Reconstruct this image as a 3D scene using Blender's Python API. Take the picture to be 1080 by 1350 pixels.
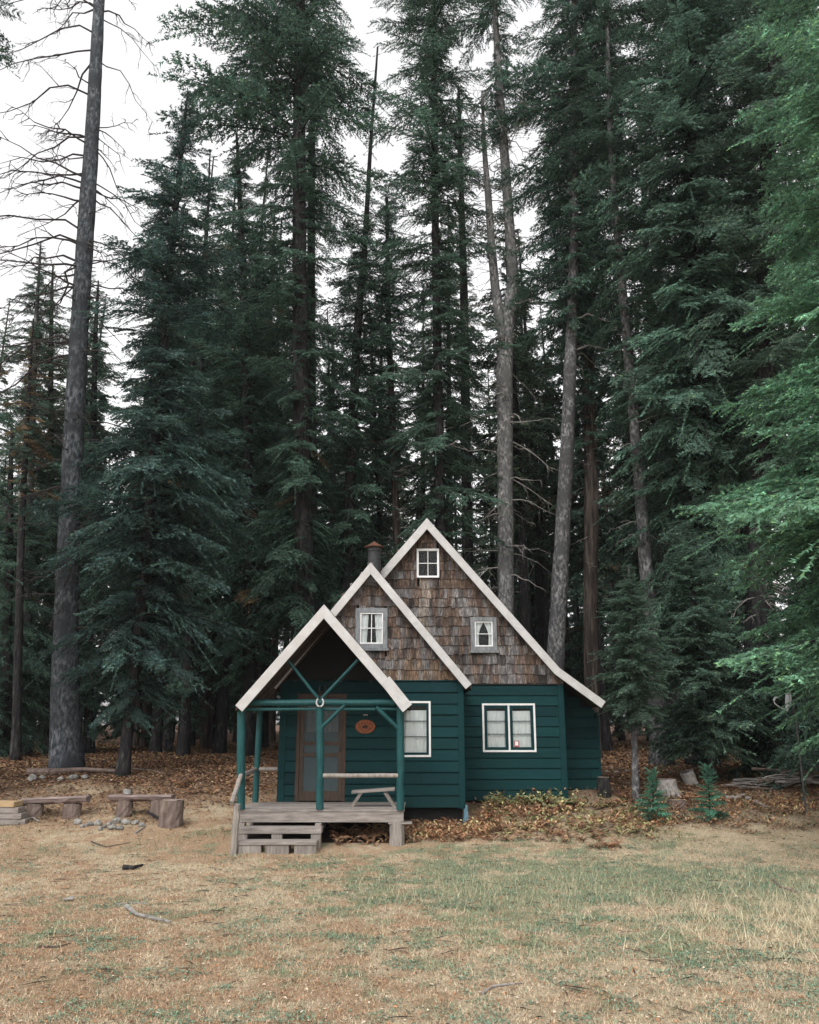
import bpy, math, random
import numpy as np
for o in list(bpy.data.objects): bpy.data.objects.remove(o)
S = bpy.context.scene
COL = S.collection
R = math.radians
# ------------------------------------------------------------------ camera
F = 1100.0; PITCH = R(14.52); CAMH = 2.25
cam = bpy.data.cameras.new("camera"); camo = bpy.data.objects.new("camera", cam); COL.objects.link(camo)
camo.location = (0, 0, CAMH); camo.rotation_euler = (R(90) + PITCH, 0, 0)
cam.sensor_fit = 'VERTICAL'; cam.sensor_height = 24; cam.lens = 24 * F / 1350
cam.clip_end = 2000; cam.clip_start = .1
S.camera = camo
# ------------------------------------------------------------------ world: bright overcast
W = bpy.data.worlds.new("World"); S.world = W; W.use_nodes = True
nt = W.node_tree; nt.nodes.clear()
sky = nt.nodes.new('ShaderNodeTexSky'); sky.sky_type = 'NISHITA'; sky.sun_disc = False
SUN_EL = R(48); SUN_AZ = R(205)      # azimuth measured from +Y clockwise: behind the camera
sky.sun_elevation = SUN_EL; sky.sun_rotation = SUN_AZ
sky.air_density = 1.0; sky.dust_density = 4.0; sky.ozone_density = 1.0
hs = nt.nodes.new('ShaderNodeHueSaturation'); hs.inputs['Saturation'].default_value = .10
gm = nt.nodes.new('ShaderNodeGamma'); gm.inputs['Gamma'].default_value = .55   # cloud cover evens the sky out
tint = nt.nodes.new('ShaderNodeMix'); tint.data_type = 'RGBA'; tint.blend_type = 'MULTIPLY'; tint.inputs[0].default_value = 1
tint.inputs[7].default_value = (3.62, 3.56, 3.54, 1)
bg = nt.nodes.new('ShaderNodeBackground'); bg.inputs['Strength'].default_value = .15
wo = nt.nodes.new('ShaderNodeOutputWorld')
L_ = nt.links.new
L_(sky.outputs[0], hs.inputs['Color']); L_(hs.outputs[0], gm.inputs[0]); L_(gm.outputs[0], tint.inputs[6])
L_(tint.outputs[2], bg.inputs[0]); L_(bg.outputs[0], wo.inputs[0])
sl = bpy.data.lights.new("sun", 'SUN'); sl.energy = 1.15; sl.angle = R(28); sl.color = (1, .97, .92)
slo = bpy.data.objects.new("sun", sl); COL.objects.link(slo)
sd = np.array([math.sin(SUN_AZ) * math.cos(SUN_EL), math.cos(SUN_AZ) * math.cos(SUN_EL), math.sin(SUN_EL)])
slo.rotation_euler = (R(90) - SUN_EL, 0, math.atan2(sd[0], -sd[1]))
vs = S.view_settings; vs.view_transform = 'Standard'; vs.look = 'None'; vs.exposure = 0.34; vs.gamma = 1

# ------------------------------------------------------------------ pixel helpers (reference photo pixels)
def P(px, py, Y):
    cx = (px - 540) / F; cy = (675 - py) / F
    dy = math.cos(PITCH) - cy * math.sin(PITCH); dz = math.sin(PITCH) + cy * math.cos(PITCH)
    t = Y / dy
    return (t * cx, Y, CAMH + t * dz)
def pxm(Y, z=2.0):   # pixels per metre at that place
    return F / (Y * math.cos(PITCH) + (z - CAMH) * math.sin(PITCH))
_h = np.random.RandomState(5).rand(512)
def vnoise(x, y, s=1.0, seed=0):
    x = np.asarray(x, float) * s + 1000.3 + seed * 17.1; y = np.asarray(y, float) * s + 1000.7 + seed * 31.7
    xi = np.floor(x).astype(int); yi = np.floor(y).astype(int); fx = x - xi; fy = y - yi
    fx = fx * fx * (3 - 2 * fx); fy = fy * fy * (3 - 2 * fy)
    def h(a, b): return _h[(a * 73 + b * 157 + (a * b) % 311 + seed * 13) % 512]
    return (h(xi, yi) * (1 - fx) + h(xi + 1, yi) * fx) * (1 - fy) + (h(xi, yi + 1) * (1 - fx) + h(xi + 1, yi + 1) * fx) * fy
def fbm(x, y, s=1.0, seed=0, o=4):
    t = 0; a = 1; n = 0
    for k in range(o):
        t = t + a * vnoise(x, y, s * 2.03 ** k, seed + k); n += a; a *= .55
    return t / n
GY = [-200, 0, 8, 15.5, 16.4, 18.7, 20.5, 21.5, 22.5, 24, 27, 30, 60, 140, 400]
GZ = [0, 0, 0, 0, .03, .27, .55, .78, .96, 1.12, 1.24, 1.3, 1.6, 2.2, 4]
def gz(x, y):
    x = np.asarray(x, float); y = np.asarray(y, float)
    b = np.interp(y, GY, GZ)
    return b + (fbm(x, y, .35, 3, 3) - .5) * .16 * np.clip(np.abs(y - 18) / 6, .25, 1) + (fbm(x, y, 2.2, 9, 3) - .5) * .05
def G(px, py):       # where the ray through a pixel meets the ground
    lo, hi = 4.0, 150.0
    for y in np.arange(4, 150, .1):
        p = P(px, py, y)
        if p[2] < float(gz(p[0], y)): return (p[0], y, float(gz(p[0], y)))
    return P(px, py, 60)
# ------------------------------------------------------------------ mesh builder
class Geo:
    def __init__(s): s.v = []; s.f = []; s.c = []; s.n = 0
    def add(s, v, f, c=(1, 1, 1)):
        v = np.asarray(v, np.float32).reshape(-1, 3); f = np.asarray(f, np.int64)
        c = np.asarray(c, np.float32)
        if c.ndim == 1: c = np.tile(c, (len(v), 1))
        s.v.append(v); s.f.append(f + s.n); s.c.append(c); s.n += len(v); return s
    def poly(s, v, f, c=(1, 1, 1)):   # mixed polygons
        for n in sorted({len(q) for q in f}):
            s_f = [q for q in f if len(q) == n]
            if n == sorted({len(q) for q in f})[0]: s.add(v, s_f, c); base = s.n - len(v)
            else: s.f.append(np.asarray(s_f, np.int64) + base)
        return s
    def box(s, x0, x1, y0, y1, z0, z1, c=(1, 1, 1)):
        v = [(x, y, z) for z in (z0, z1) for y in (y0, y1) for x in (x0, x1)]
        return s.add(v, [(0, 2, 3, 1), (4, 5, 7, 6), (0, 1, 5, 4), (2, 6, 7, 3), (0, 4, 6, 2), (1, 3, 7, 5)], c)
    def hull8(s, v, c=(1, 1, 1)):     # 8 corners in the order of box()
        return s.add(v, [(0, 2, 3, 1), (4, 5, 7, 6), (0, 1, 5, 4), (2, 6, 7, 3), (0, 4, 6, 2), (1, 3, 7, 5)], c)
    def prism_y(s, pts, y0, y1, c=(1, 1, 1)):   # polygon in xz (counter-clockwise seen from -y) extruded along y
        n = len(pts); v = [(x, y0, z) for x, z in pts] + [(x, y1, z) for x, z in pts]
        f = [tuple(range(n)), tuple(range(2 * n - 1, n - 1, -1))] + [(i, n + i, n + (i + 1) % n, (i + 1) % n) for i in range(n)]
        return s.poly(v, f, c)
    def tube(s, pts, rad, k=8, c=(1, 1, 1), cap=True, wob=0, rng=None):
        pts = np.asarray(pts, float); n = len(pts); rad = np.broadcast_to(np.asarray(rad, float), (n,))
        d = np.gradient(pts, axis=0); d /= np.linalg.norm(d, axis=1)[:, None] + 1e-9
        ref = np.array([0, 0, 1.]) if abs(d[:, 2]).mean() < .7 else np.array([1., 0, 0])
        a = np.cross(d, ref); a /= np.linalg.norm(a, axis=1)[:, None] + 1e-9; b = np.cross(d, a)
        t = np.arange(k) * 2 * math.pi / k
        rr = rad[:, None] * np.ones((n, k))
        if wob: rr = rr * (1 + wob * (rng.rand(n, k) - .5))
        v = pts[:, None] + (a[:, None] * np.cos(t)[None, :, None] + b[:, None] * np.sin(t)[None, :, None]) * rr[..., None]
        i = np.arange(n - 1)[:, None] * k; j = np.arange(k)[None]; j2 = (j + 1) % k
        f = np.stack([i + j, i + j2, i + k + j2, i + k + j], -1).reshape(-1, 4)
        v = v.reshape(-1, 3); s.add(v, f, c)
        if cap and k > 2:
            b0 = s.n - len(v)
            s.f.append(np.array([[b0 + q for q in range(k)][::-1]])); s.f.append(np.array([[b0 + (n - 1) * k + q for q in range(k)]]))
        return s
    def build(s, name, mat, parent=None, smooth=False, bevel=0):
        v = np.concatenate(s.v); c = np.concatenate(s.c)
        me = bpy.data.meshes.new(name)
        me.vertices.add(len(v)); me.vertices.foreach_set('co', v.ravel())
        loops = np.concatenate([f.ravel() for f in s.f]); cnt = np.concatenate([np.full(len(f), f.shape[1]) for f in s.f])
        me.loops.add(len(loops)); me.loops.foreach_set('vertex_index', loops.astype(np.int32))
        me.polygons.add(len(cnt)); st = np.concatenate([[0], np.cumsum(cnt)[:-1]])
        me.polygons.foreach_set('loop_start', st.astype(np.int32))
        at = me.color_attributes.new('tint', 'FLOAT_COLOR', 'POINT')
        at.data.foreach_set('color', np.concatenate([c, np.ones((len(c), 1), np.float32)], 1).ravel())
        me.update(calc_edges=True)
        me.polygons.foreach_set('use_smooth', np.full(len(cnt), bool(smooth)))
        me.materials.append(mat)
        o = bpy.data.objects.new(name, me); COL.objects.link(o)
        if parent: o.parent = parent
        if bevel:
            b = o.modifiers.new('bevel', 'BEVEL'); b.width = bevel; b.segments = 2; b.limit_method = 'ANGLE'
        return o
def tag(o, label=None, cat=None, group=None, kind=None):
    if label: o['label'] = label
    if cat: o['category'] = cat
    if group: o['group'] = group
    if kind: o['kind'] = kind
    return o
def empty(name, label, cat, loc=(0, 0, 0), group=None):
    o = bpy.data.objects.new(name, None); COL.objects.link(o); o.location = loc; o.empty_display_size = .2
    return tag(o, label, cat, group)
def sub(name, parent):
    o = bpy.data.objects.new(name, None); COL.objects.link(o); o.parent = parent; return o
# ------------------------------------------------------------------ materials
def mk(name):
    m = bpy.data.materials.new(name); m.use_nodes = True
    return m, m.node_tree, m.node_tree.nodes['Principled BSDF']
def noise(t, scale, detail=4, stretch=None, rough=.6, dist=0):
    tc = t.nodes.new('ShaderNodeTexCoord'); mp = t.nodes.new('ShaderNodeMapping')
    mp.inputs['Scale'].default_value = stretch or (1, 1, 1)
    n = t.nodes.new('ShaderNodeTexNoise'); n.inputs['Scale'].default_value = scale; n.inputs['Detail'].default_value = detail
    n.inputs['Roughness'].default_value = rough; n.inputs['Distortion'].default_value = dist
    t.links.new(tc.outputs['Object'], mp.inputs[0]); t.links.new(mp.outputs[0], n.inputs['Vector'])
    return n.outputs['Fac']
def ramp(t, fac, stops):
    r = t.nodes.new('ShaderNodeValToRGB'); e = r.color_ramp.elements
    while len(e) < len(stops): e.new(.5)
    for q, (p, c) in zip(e, stops): q.position = p; q.color = (*c, 1)
    t.links.new(fac, r.inputs[0]); return r.outputs[0]
def mix(t, fac, a, b, mode='MIX'):
    m = t.nodes.new('ShaderNodeMix'); m.data_type = 'RGBA'; m.blend_type = mode
    for sock, val in ((m.inputs[0], fac), (m.inputs[6], a), (m.inputs[7], b)):
        if hasattr(val, 'links'): t.links.new(val, sock)
        elif isinstance(val, (int, float)): sock.default_value = val
        else: sock.default_value = (*val, 1)
    return m.outputs[2]
def bump(t, b, h, strength=.5, dist=.02):
    n = t.nodes.new('ShaderNodeBump'); n.inputs['Strength'].default_value = strength; n.inputs['Distance'].default_value = dist
    t.links.new(h, n.inputs['Height']); t.links.new(n.outputs[0], b.inputs['Normal'])
def attr(t):
    a = t.nodes.new('ShaderNodeAttribute'); a.attribute_name = 'tint'; return a.outputs['Color']
def m_noise(name, stops, scale, stretch=None, rough=.8, bs=.4, bd=.01, tinted=True, spec=.3, detail=6, blotch=None):
    m, t, b = mk(name)
    n = noise(t, scale, detail, stretch)
    c = ramp(t, n, stops)
    if blotch:
        n2 = noise(t, blotch[0], 4, blotch[2] if len(blotch) > 2 else None)
        c = mix(t, ramp(t, n2, [(.42, (0, 0, 0)), (.62, (1, 1, 1))]), c, blotch[1])
    if tinted: c = mix(t, 1.0, c, attr(t), 'MULTIPLY')
    t.links.new(c, b.inputs['Base Color']); b.inputs['Roughness'].default_value = rough
    b.inputs['Specular IOR Level'].default_value = spec
    if bs: bump(t, b, n, bs, bd)
    return m
def g3(v): return (v, v, v)
M_green = m_noise('green_paint', [(.3, (.003, .026, .029)), (.7, (.006, .041, .0445))], 7, (.5, 1, 3), .6, .25, .004, spec=.12, blotch=(2.2, (.0045, .031, .035), (.4, 1, 1.6)))
M_greenpost = m_noise('green_post_paint', [(.3, (.006, .042, .045)), (.7, (.012, .078, .08))], 9, (3, 3, .6), .5, .4, .006, spec=.25)
M_white = m_noise('white_board_paint', [(.25, (.37, .365, .36)), (.45, (.475, .47, .465)), (.75, (.54, .535, .53))], 7, None, .6, .15, .004, spec=.3, blotch=(2.6, (.43, .42, .41)))
M_whitewin = m_noise('window_white_paint', [(.3, (.66, .66, .66)), (.7, (.8, .8, .8))], 12, None, .55, .2, .003)
M_greyframe = m_noise('weathered_frame', [(.25, (.10, .11, .12)), (.75, (.27, .28, .29))], 18, (1, 1, .25), .9, .6, .006)
M_shingle = m_noise('cedar_shingle', [(.34, g3(.22)), (.5, g3(.85)), (.68, g3(1.55))], 17, (3.4, 3.4, .38), .92, .8, .008, blotch=(6, (.42, .42, .44), (2, 2, .6)), spec=.15)
M_wood = m_noise('weathered_wood', [(.25, (.13, .115, .105)), (.75, (.36, .325, .30))], 9, (.35, 3, 3), .9, .6, .008, spec=.15)
M_woodv = m_noise('weathered_wood_upright', [(.25, (.13, .115, .105)), (.75, (.34, .31, .28))], 9, (3, 3, .35), .9, .6, .008, spec=.15)
M_door = m_noise('brown_door_wood', [(.25, (.03, .021, .016)), (.75, (.085, .058, .043))], 8, (3, 3, .4), .6, .4, .004)
M_dark = m_noise('unlit_dark_wood', [(.3, g3(.006)), (.7, g3(.014))], 6, None, .9, 0)  # wood for the cores, near-black so unlit rooms are in the colour
M_darkboard = m_noise('near_black_board', [(.3, (.007, .0075, .009)), (.7, (.014, .014, .016))], 6, None, .8, .3, .01)
M_soffit = m_noise('soffit_wood', [(.3, (.030, .022, .018)), (.7, (.075, .055, .045))], 8, (3, .4, 3), .85, .4, .006)
M_roof = m_noise('roof_shakes', [(.3, (.035, .03, .028)), (.7, (.09, .08, .07))], 12, None, .95, .8, .02)
M_curtain = m_noise('curtain_cloth', [(.3, g3(.72)), (.7, g3(.85))], 30, (3, 3, .3), .9, .1, .003)
M_metal = m_noise('stove_pipe_metal', [(.3, (.018, .021, .023)), (.7, (.045, .048, .05))], 14, None, .6, .3, .005)
M_rust = m_noise('rusty_metal', [(.3, (.045, .022, .016)), (.7, (.15, .065, .04))], 20, None, .85, .4, .004)
M_sign = m_noise('carved_sign_wood', [(.25, (.11, .030, .012)), (.6, (.28, .085, .03)), (.85, (.34, .15, .06))], 16, (1, 1, 2), .5, .3, .004)
M_signdark = m_noise('burnt_sign_carving', [(.3, (.02, .012, .01)), (.7, (.05, .03, .02))], 20, None, .7, 0)
M_horseshoe = m_noise('white_painted_iron', [(.3, g3(.36)), (.7, g3(.5))], 20, None, .5, .1)
M_iron = m_noise('old_iron', [(.3, g3(.03)), (.7, g3(.07))], 20, None, .6, .1)
M_stone = m_noise('grey_stone', [(.3, (.09, .088, .083)), (.7, (.34, .33, .31))], 10, None, .9, .6, .02)
M_bark = m_noise('fir_bark', [(.36, (.010, .010, .011)), (.52, (.034, .032, .033)), (.66, (.085, .08, .08))], 11, (1, 1, .28), .95, 1.0, .07, detail=8, spec=.1, blotch=(1.3, (.026, .025, .026)))
M_barkgrey = m_noise('grey_pine_bark', [(.36, (.032, .032, .033)), (.5, (.095, .095, .097)), (.64, (.25, .25, .25))], 12, (1, 1, .5), .95, 1.0, .05, detail=8, spec=.1, blotch=(1.9, (.062, .062, .064)))
M_barkpale = m_noise('pale_grey_bark', [(.36, (.05, .05, .052)), (.5, (.13, .13, .13)), (.64, (.31, .305, .30))], 12, (1, 1, .5), .95, 1.0, .05, detail=8, spec=.1, blotch=(1.9, (.11, .11, .11)))
M_barkblue = m_noise('blue_grey_dead_bark', [(.36, (.026, .030, .036)), (.5, (.075, .085, .096)), (.66, (.19, .205, .22))], 13, (1, 1, .45), .95, 1.0, .05, detail=8, spec=.1, blotch=(1.5, (.045, .05, .057)))
M_barkbrown = m_noise('brown_cedar_bark', [(.35, (.018, .015, .014)), (.5, (.052, .042, .037)), (.68, (.12, .098, .085))], 8, (1, 1, .12), .95, .9, .05, detail=8, spec=.1)
M_deadwood = m_noise('dead_twig_wood', [(.3, (.16, .15, .14)), (.7, (.36, .34, .32))], 12, None, .9, .3, .01, spec=.1)
M_darktwig = m_noise('dark_twig_wood', [(.3, (.035, .032, .032)), (.7, (.09, .08, .08))], 12, None, .9, .3, .01, spec=.1)
M_logwood = m_noise('log_wood', [(.25, (.07, .05, .042)), (.75, (.24, .19, .165))], 8, (1, 1, .3), .95, .9, .02, spec=.1)
M_bench = m_noise('bench_plank_wood', [(.25, (.10, .075, .068)), (.75, (.36, .29, .27))], 7, (.3, 3, 3), .95, .9, .02, spec=.1)
def m_leaf(name, base, spread, rough=.65, trans=.0):
    m, t, b = mk(name)
    oi = t.nodes.new('ShaderNodeObjectInfo')
    c = mix(t, 1.0, attr(t), base, 'MULTIPLY')
    c2 = mix(t, oi.outputs['Random'], c, spread, 'MIX')
    m2 = mix(t, .35, c, c2)
    n = noise(t, .7, 3)
    m3 = mix(t, 1.0, m2, ramp(t, n, [(.35, g3(.72)), (.65, g3(1.25))]), 'MULTIPLY')
    t.links.new(m3, b.inputs['Base Color']); b.inputs['Roughness'].default_value = rough; b.inputs['Specular IOR Level'].default_value = .25
    tb = t.nodes.new('ShaderNodeBsdfTranslucent'); t.links.new(m3, tb.inputs[0]); mx = t.nodes.new('ShaderNodeMixShader'); mx.inputs[0].default_value = .38
    out = [q for q in t.nodes if q.type == 'OUTPUT_MATERIAL'][0]
    t.links.new(b.outputs[0], mx.inputs[1]); t.links.new(tb.outputs[0], mx.inputs[2]); t.links.new(mx.outputs[0], out.inputs[0])
    return m
M_fir = m_leaf('dark_fir_needles', (.060, .116, .090), (.070, .112, .075))
M_firblue = m_leaf('blue_green_needles', (.048, .092, .085), (.052, .088, .076))
M_firgrey = m_leaf('grey_green_needles', (.072, .126, .098), (.08, .12, .08))
M_firfar = m_leaf('far_needles', (.076, .118, .085), (.11, .14, .08))
M_firlight = m_leaf('bright_fir_needles', (.082, .175, .115), (.11, .165, .09))
M_sap = m_leaf('sapling_needles', (.09, .23, .165), (.09, .21, .125))
def m_attr(name, rough=.8, spec=.2):
    m, t, b = mk(name); t.links.new(attr(t), b.inputs['Base Color']); b.inputs['Roughness'].default_value = rough
    b.inputs['Specular IOR Level'].default_value = spec; return m
M_grass = m_attr('grass_blades'); M_litter = m_attr('fallen_leaf_litter', .9, .1); M_fern = m_attr('fern_leaf')
def m_glass():
    m = bpy.data.materials.new('window_glass'); m.use_nodes = True; t = m.node_tree; t.nodes.clear()
    o = t.nodes.new('ShaderNodeOutputMaterial'); mx = t.nodes.new('ShaderNodeMixShader'); tr = t.nodes.new('ShaderNodeBsdfTransparent')
    gl = t.nodes.new('ShaderNodeBsdfGlossy'); gl.inputs['Roughness'].default_value = .03
    fr = t.nodes.new('ShaderNodeFresnel'); fr.inputs['IOR'].default_value = 1.24
    tr.inputs[0].default_value = (.92, .94, .94, 1)
    t.links.new(fr.outputs[0], mx.inputs[0]); t.links.new(tr.outputs[0], mx.inputs[1]); t.links.new(gl.outputs[0], mx.inputs[2]); t.links.new(mx.outputs[0], o.inputs[0])
    return m
M_glass = m_glass()
def m_screen():
    m = bpy.data.materials.new('insect_screen'); m.use_nodes = True; t = m.node_tree; t.nodes.clear()
    o = t.nodes.new('ShaderNodeOutputMaterial'); mx = t.nodes.new('ShaderNodeMixShader'); tr = t.nodes.new('ShaderNodeBsdfTransparent')
    d = t.nodes.new('ShaderNodeBsdfDiffuse'); d.inputs[0].default_value = (.10, .13, .14, 1); mx.inputs[0].default_value = .55
    t.links.new(tr.outputs[0], mx.inputs[1]); t.links.new(d.outputs[0], mx.inputs[2]); t.links.new(mx.outputs[0], o.inputs[0]); return m
M_screen = m_screen()
# ------------------------------------------------------------------ ground
def ground_cols(x, y):
    """ground colour, with shade painted in below the porch deck: straw, rusty needles, green grass patches, leaf litter under the trees"""
    n1 = fbm(x, y, .55, 1); n2 = fbm(x, y, 1.6, 11); n3 = fbm(x, y, .22, 21, 3)
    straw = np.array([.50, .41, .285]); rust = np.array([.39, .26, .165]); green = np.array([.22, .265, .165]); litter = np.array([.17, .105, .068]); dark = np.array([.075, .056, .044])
    # green patches: right of centre between 10 and 15 m
    gm_ = np.exp(-(((x - 3.0) / 3.4) ** 2 + ((y - 13.6) / 2.7) ** 2)) * 1.4 + .28 * np.exp(-(((x + .5) / 3) ** 2 + ((y - 13.5) / 1.5) ** 2)) + np.exp(-(((x - 2.5) / 2.2) ** 2 + ((y - 9.6) / 1.2) ** 2)) * .35
    g = np.clip((gm_ + (n1 - .5) * 1.5 + (n2 - .5) * 1.2 + (fbm(x, y, 4.0, 81, 3) - .5) * 2.4 - .42) * 1.6, 0, 1) * .85
    n4 = fbm(x, y, 5.0, 51, 3); r = np.clip((n1 - .52) * 3.2 + (n2 - .5) * 2.2 + (n4 - .5) * 3.5 + np.clip((-x + .5) / 5, -.6, .9) + .5 * np.clip((y - 13) / 4, 0, 1) + .5 * np.exp(-(((x - 1.2) / 2.0) ** 2 + ((y - 8.1) / .5) ** 2)), 0, 1) * .85
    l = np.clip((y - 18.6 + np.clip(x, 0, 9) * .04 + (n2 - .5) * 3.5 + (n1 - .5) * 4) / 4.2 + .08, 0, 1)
    c = straw[None] * (1 - r[:, None]) + rust[None] * r[:, None]
    c = c * (1 - g[:, None]) + green[None] * g[:, None]
    d = np.clip((n3 - .45) * 4 + (n2 - .5) * 2, 0, 1)
    lc = litter[None] * (1 - d[:, None] * .6) + dark[None] * d[:, None] * .6
    deck_shade = (np.clip(1 - np.abs(x + 1.6) / 1.75, 0, 1) > 0) & (y > 17.1) & (y < 20.5); l = np.where(deck_shade, 1.0, l); lc = np.where(deck_shade[:, None], np.array([.03, .024, .02]), lc)  # shade under the deck painted into the ground colour
    moss = np.clip(1 - ((x + 17) / 6) ** 2 - ((y - 36) / 12) ** 2, 0, 1)[:, None]
    lc = lc * (1 - moss) + np.array([.10, .12, .045]) * moss
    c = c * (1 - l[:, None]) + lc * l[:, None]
    return c, l, g, r
def ground():
    xs = np.unique(np.concatenate([np.linspace(-400, -40, 20), np.linspace(-40, -14, 40), np.arange(-14, 14, .11), np.linspace(14, 40, 40), np.linspace(40, 400, 20)]))
    ys = np.unique(np.concatenate([np.linspace(-200, 4, 20), np.arange(4, 30, .11), np.linspace(30, 80, 70), np.linspace(80, 500, 20)]))
    X, Y = np.meshgrid(xs, ys); Z = gz(X, Y); v = np.stack([X, Y, Z], -1).reshape(-1, 3)
    nx = len(xs); i = np.arange(len(ys) - 1)[:, None] * nx; j = np.arange(nx - 1)[None]
    f = np.stack([i + j, i + j + 1, i + nx + j + 1, i + nx + j], -1).reshape(-1, 4)
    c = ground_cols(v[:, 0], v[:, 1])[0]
    m, t, b = mk('ground_soil')
    n1 = noise(t, 22, 8, rough=.75); n2 = noise(t, 85, 6, rough=.8)
    k = mix(t, 1.0, attr(t), ramp(t, n1, [(.3, g3(.55)), (.7, g3(1.3))]), 'MULTIPLY')
    k = mix(t, 1.0, k, ramp(t, n2, [(.3, g3(.5)), (.68, g3(1.35))]), 'MULTIPLY')
    t.links.new(k, b.inputs['Base Color']); b.inputs['Roughness'].default_value = .95; b.inputs['Specular IOR Level'].default_value = .1
    bump(t, b, n2, .8, .03)
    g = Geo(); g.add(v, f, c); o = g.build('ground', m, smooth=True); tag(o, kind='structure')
ground()
HX0, HX1, HY0, HY1 = -3.1, 4.95, 18.6, 26.0
def scatter(n, x0, x1, y0, y1, rng, fr=True, pw=1.0):
    y = y0 + (y1 - y0) * rng.rand(n) ** pw
    hw = np.maximum(.53 * y + 1.2, 3); x = (rng.rand(n) * 2 - 1) * hw if fr else x0 + (x1 - x0) * rng.rand(n)
    k = (x > x0) & (x < x1) & ~((x > HX0) & (x < HX1) & (y > HY0) & (y < HY1)) & ~((x > -3.6) & (x < -.1) & (y > 16.2) & (y < 18.8))
    return x[k], y[k]
def grass():
    rng = np.random.RandomState(1); g = Geo()
    def blades(x, y, h, w, lean, c):
        n = len(x); z = gz(x, y); a = rng.rand(n) * 6.283; la = rng.rand(n) * 6.283
        b = np.stack([x, y, z - .004], -1); s = np.stack([np.cos(a) * w, np.sin(a) * w, 0 * w], -1) * .5
        l = h * np.clip(lean * (.4 + rng.rand(n)), 0, .97); tip = b + np.stack([np.cos(la) * l, np.sin(la) * l, np.sqrt(np.maximum(h * h - l * l, 1e-6))], -1)
        v = np.stack([b - s, b + s, tip], 1).reshape(-1, 3); f = np.arange(3 * n).reshape(-1, 3)
        g.add(v, f, np.repeat(c, 3, 0))
    # short, trampled turf everywhere in the clearing
    x, y = scatter(420000, -14, 14, 6.2, 20.5, rng, pw=1.15)
    c, l, gg, r = ground_cols(x, y); k = rng.rand(len(x)) > l * .93
    x, y, c, gg = x[k], y[k], c[k], gg[k]; n = len(x)
    kind = rng.rand(n); pg = .10 + .62 * gg
    sg = kind < pg; c = c * (.55 + .95 * rng.rand(n, 1))
    c[sg] = np.array([.17, .255, .165]) * (.55 + .9 * rng.rand(sg.sum(), 1)); c[sg] = c[sg] + rng.rand(sg.sum(), 1) * np.array([.07, .04, 0])
    pk = (kind > .80); c[pk] = np.array([.52, .41, .30]) * (.6 + .6 * rng.rand(pk.sum(), 1))
    blades(x, y, .018 + .034 * rng.rand(n) * (1 + 1.0 * gg), .006 + .006 * rng.rand(n), .92, np.clip(c, 0, .8))
    # taller dry tufts, patchy
    x, y = scatter(60000, -14, 14, 6.5, 18.5, rng); d = fbm(x, y, .9, 41); k = (d > .60 - .02 * np.clip(x, -2, 4)) & (rng.rand(len(x)) < .3)
    x, y = x[k], y[k]; n = len(x); c = np.array([.50, .44, .30]) * (.6 + .6 * rng.rand(n, 1))
    blades(x, y, .05 + .09 * rng.rand(n), .005 + .004 * rng.rand(n), .6, c)
    # long straw on the right
    n = 5500; x = rng.normal(5.1, .95, n); y = rng.normal(10.4, .95, n); 
    cx = np.round(x / .45) * .45 + rng.normal(0, .07, n); cy = np.round(y / .45) * .45 + rng.normal(0, .07, n)
    c = np.array([.62, .54, .37]) * (.6 + .5 * rng.rand(n, 1)); blades(cx, cy, .08 + .22 * rng.rand(n) ** 1.5, .006 + .004 * rng.rand(n), .75, c)
    n = 1400; x = rng.normal(2.3, 2.2, n); y = rng.normal(12.5, 1.3, n); c = np.array([.46, .41, .28]) * (.6 + .5 * rng.rand(n, 1)); blades(x, y, .15 + .22 * rng.rand(n), .005 + 0 * x, .5, c)
    # tufts along the foot of the cabin and around the stumps
    x, y = scatter(16000, -14, 14, 15.8, 20.8, rng); d = fbm(x, y, 1.1, 61); k = d > .55; x, y = x[k], y[k]; n = len(x)
    c = np.array([.25, .25, .15]) * (.5 + .8 * rng.rand(n, 1)); blades(x, y, .08 + .14 * rng.rand(n), .007 + 0 * x, .6, c)
    tag(g.build('grass', M_grass), kind='stuff')
grass()
def leafquads(g, x, y, z, s, c, rng, flat=.5):
    n = len(x); a = rng.rand(n) * 6.283; u = np.stack([np.cos(a), np.sin(a), (rng.rand(n) - .5) * 2 * flat], -1); w = np.stack([-np.sin(a), np.cos(a), (rng.rand(n) - .5) * 2 * flat], -1)
    p = np.stack([x, y, z], -1); s = s[:, None]
    v = np.stack([p - u * s, p + w * s * .55 + np.array([0, 0, .15]) * s, p + u * s, p - w * s * .55 + np.array([0, 0, .15]) * s], 1).reshape(-1, 3)
    i = np.arange(n)[:, None] * 4; f = np.concatenate([i + np.array([[0, 1, 2]]), i + np.array([[0, 2, 3]])])
    g.add(v, f, np.repeat(c, 4, 0))
LEAFC = np.array([[.28, .155, .085], [.21, .115, .068], [.14, .085, .055], [.36, .23, .13], [.33, .28, .14], [.08, .056, .045], [.32, .25, .19]])
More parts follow.
